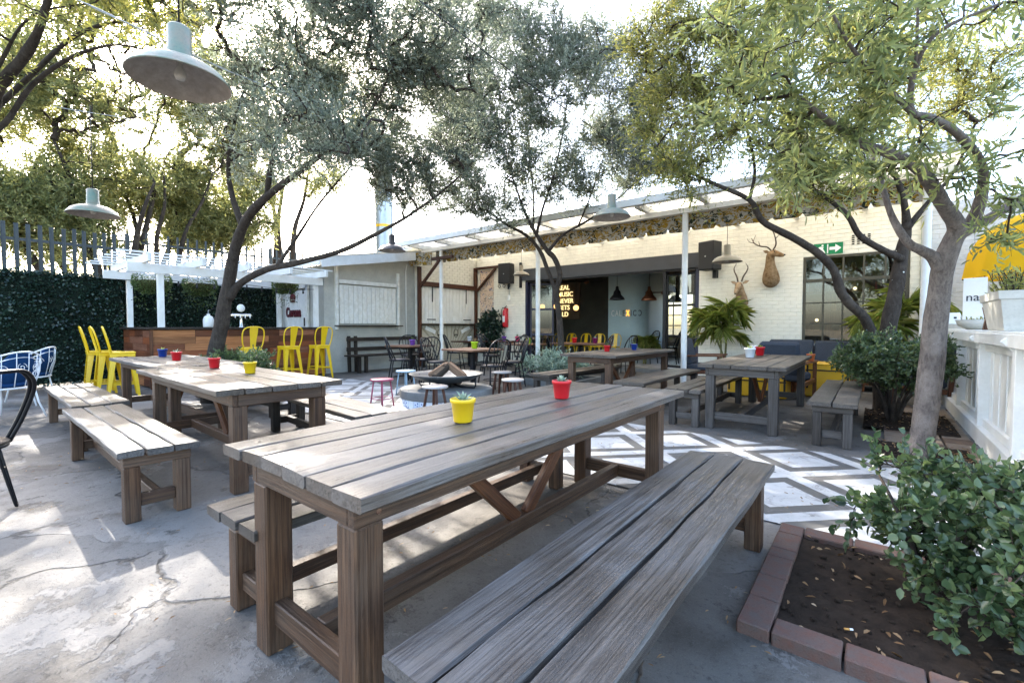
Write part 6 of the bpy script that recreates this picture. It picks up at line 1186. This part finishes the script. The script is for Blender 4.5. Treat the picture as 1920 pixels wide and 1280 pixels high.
sb = thing('shallow_planter', 'shallow pale dish planter on the white fence shelf', 'planter', (1.0, 7.75, 1.162)); b = MB(); b.lathe([(0, 0), (.12, 0), (.2, .05), (.23, .12), (.215, .12), (.18, .06), (0, .05)], 20); b.ob('dish', 'terracotta_white', sb, True); rs = np.random.RandomState(5); n = 60; leaves('foliage', np.stack([rs.uniform(-.12, .12, n), rs.uniform(-.12, .12, n), rs.uniform(.06, .12, n)], 1), rs.normal(size=(n, 3))+np.array([0, 0, 1]), .06, .02, 'sun_leaf', sb, 6, .1, True)
bs = thing('twig_bundle', 'tied bundle of pale sticks standing on the white fence shelf', 'bundle', (.98, 7.2, 1.162))
for i in range(14): a = i*2.4; r = .008*math.sqrt(i); tb('stick', [(r*1.6*math.cos(a), r*1.6*math.sin(a), 0), (r*.8*math.cos(a), r*.8*math.sin(a), .12), (r*1.8*math.cos(a), r*1.8*math.sin(a), .25+.03*(i % 3))], .007, 'cafe_wood', bs, 5)
tb('tie', [(.03*math.cos(a), .03*math.sin(a), .13) for a in np.linspace(0, 2*PI, 12)[:-1]], .004, 'dark_wood', bs, 5, True)
k = NT('parasol_cloth', .8, .1); k.put(k.b, 'Base Color', (.75, .47, .02)); tr = k.n('BsdfTranslucent'); tr.inputs[0].default_value = (.8, .5, .03, 1); mx = k.n('MixShader'); mx.inputs[0].default_value = .4; k.t.links.new(k.b.outputs[0], mx.inputs[1]); k.t.links.new(tr.outputs[0], mx.inputs[2]); k.t.links.new(mx.outputs[0], k.t.nodes['Material Output'].inputs[0])
um = thing('parasol', 'yellow ribbed parasol beyond the white fence', 'parasol', (2.0, 10.2, 0)); b = MB(); nseg = 10; prof = [(0, 2.95), (.4, 2.86), (.7, 2.65), (.86, 2.35), (.92, 1.95)]; v = []; 
for i in range(nseg*4):
    a = 2*PI*i/(nseg*4); sc = 1-.05*abs(math.sin(i*PI/4)); v += [(r*sc*math.cos(a), r*sc*math.sin(a), z) for r, z in prof]
b.add(v, [(i*5+k, ((i+1) % (nseg*4))*5+k, ((i+1) % (nseg*4))*5+k+1, i*5+k+1) for i in range(nseg*4) for k in range(4)]); b.ob('canopy', 'parasol_cloth', um, True); tb('pole', [(0, 0, 0), (0, 0, 2.7)], .03, 'brace_wood', um, 10)
for i in range(nseg): a = 2*PI*i/nseg; tb('rib', [(r*.985*math.cos(a), r*.985*math.sin(a), z-.015) for r, z in prof], .01, 'brace_wood', um, 5)
na = thing('sign_board', 'white sign board with dark lettering beyond the white fence', 'sign', on_y(1828, 560, 9.6)); b = MB(); b.box((0, 0, 0), (.26, .03, .62), ch=.004); b.ob('board', 'sign_white', na, rot=(0, 0, R(-25))); text('lettering', 'na', .17, 'steel_dark', na, .003, Matrix.Rotation(R(-25), 4, 'Z') @ Matrix.Translation((-.02, -.02, .02)) @ Matrix.Rotation(PI/2, 4, 'X'))
sk = thing('socket_box', 'white twin socket box at the end of the fence shelf', 'socket', on_y(1782, 597, 9.0)); b = MB(); b.box((0, 0, 0), (.2, .08, .16), ch=.01); b.ob('case', 'white_paint', sk)
for x in (-.045, .045): b = MB(); b.box((x, -.042, .01), (.03, .008, .025)); b.ob('socket', 'black_metal', sk)
# ================================================================ ROOFSCAPE
fl = thing('flue_pipe', 'tall steel flue with a yellow band above the kiosk roof', 'chimney', tuple(at(722, 640, 17.5).xy)+(2.4,)); b = MB(); b.lathe([(.33, 0), (.33, 6.0)], 24); b.ob('pipe', 'galv', fl, True); b = MB(); b.lathe([(.335, 2.55), (.335, 2.65)], 24); b.ob('band', 'yellow_paint', fl, True)
vt = thing('roof_vent', 'capped round roof vent beside the flue', 'vent', tuple(at(767, 640, 17.0).xy)+(3.2,)); b = MB(); b.lathe([(.25, 0), (.25, .9)], 18); b.lathe([(.45, .92), (.42, 1.0), (0, 1.05)], 18); b.ob('stack', 'galv', vt, True)
ub = thing('upper_block', 'pale upper storey block behind the patio roof', 'building', (-2.0, 15.2, 3.4)); b = MB(); b.box((0, 0, .55), (3.2, 2, 1.1)); b.box((2.5, .5, .8), (1.6, 2, 1.6)); b.ob('wall', 'white_paint', ub); b = MB(); b.box((0, 0, 1.12), (3.3, 2.1, .06)); b.ob('coping', 'concrete_grey', ub)
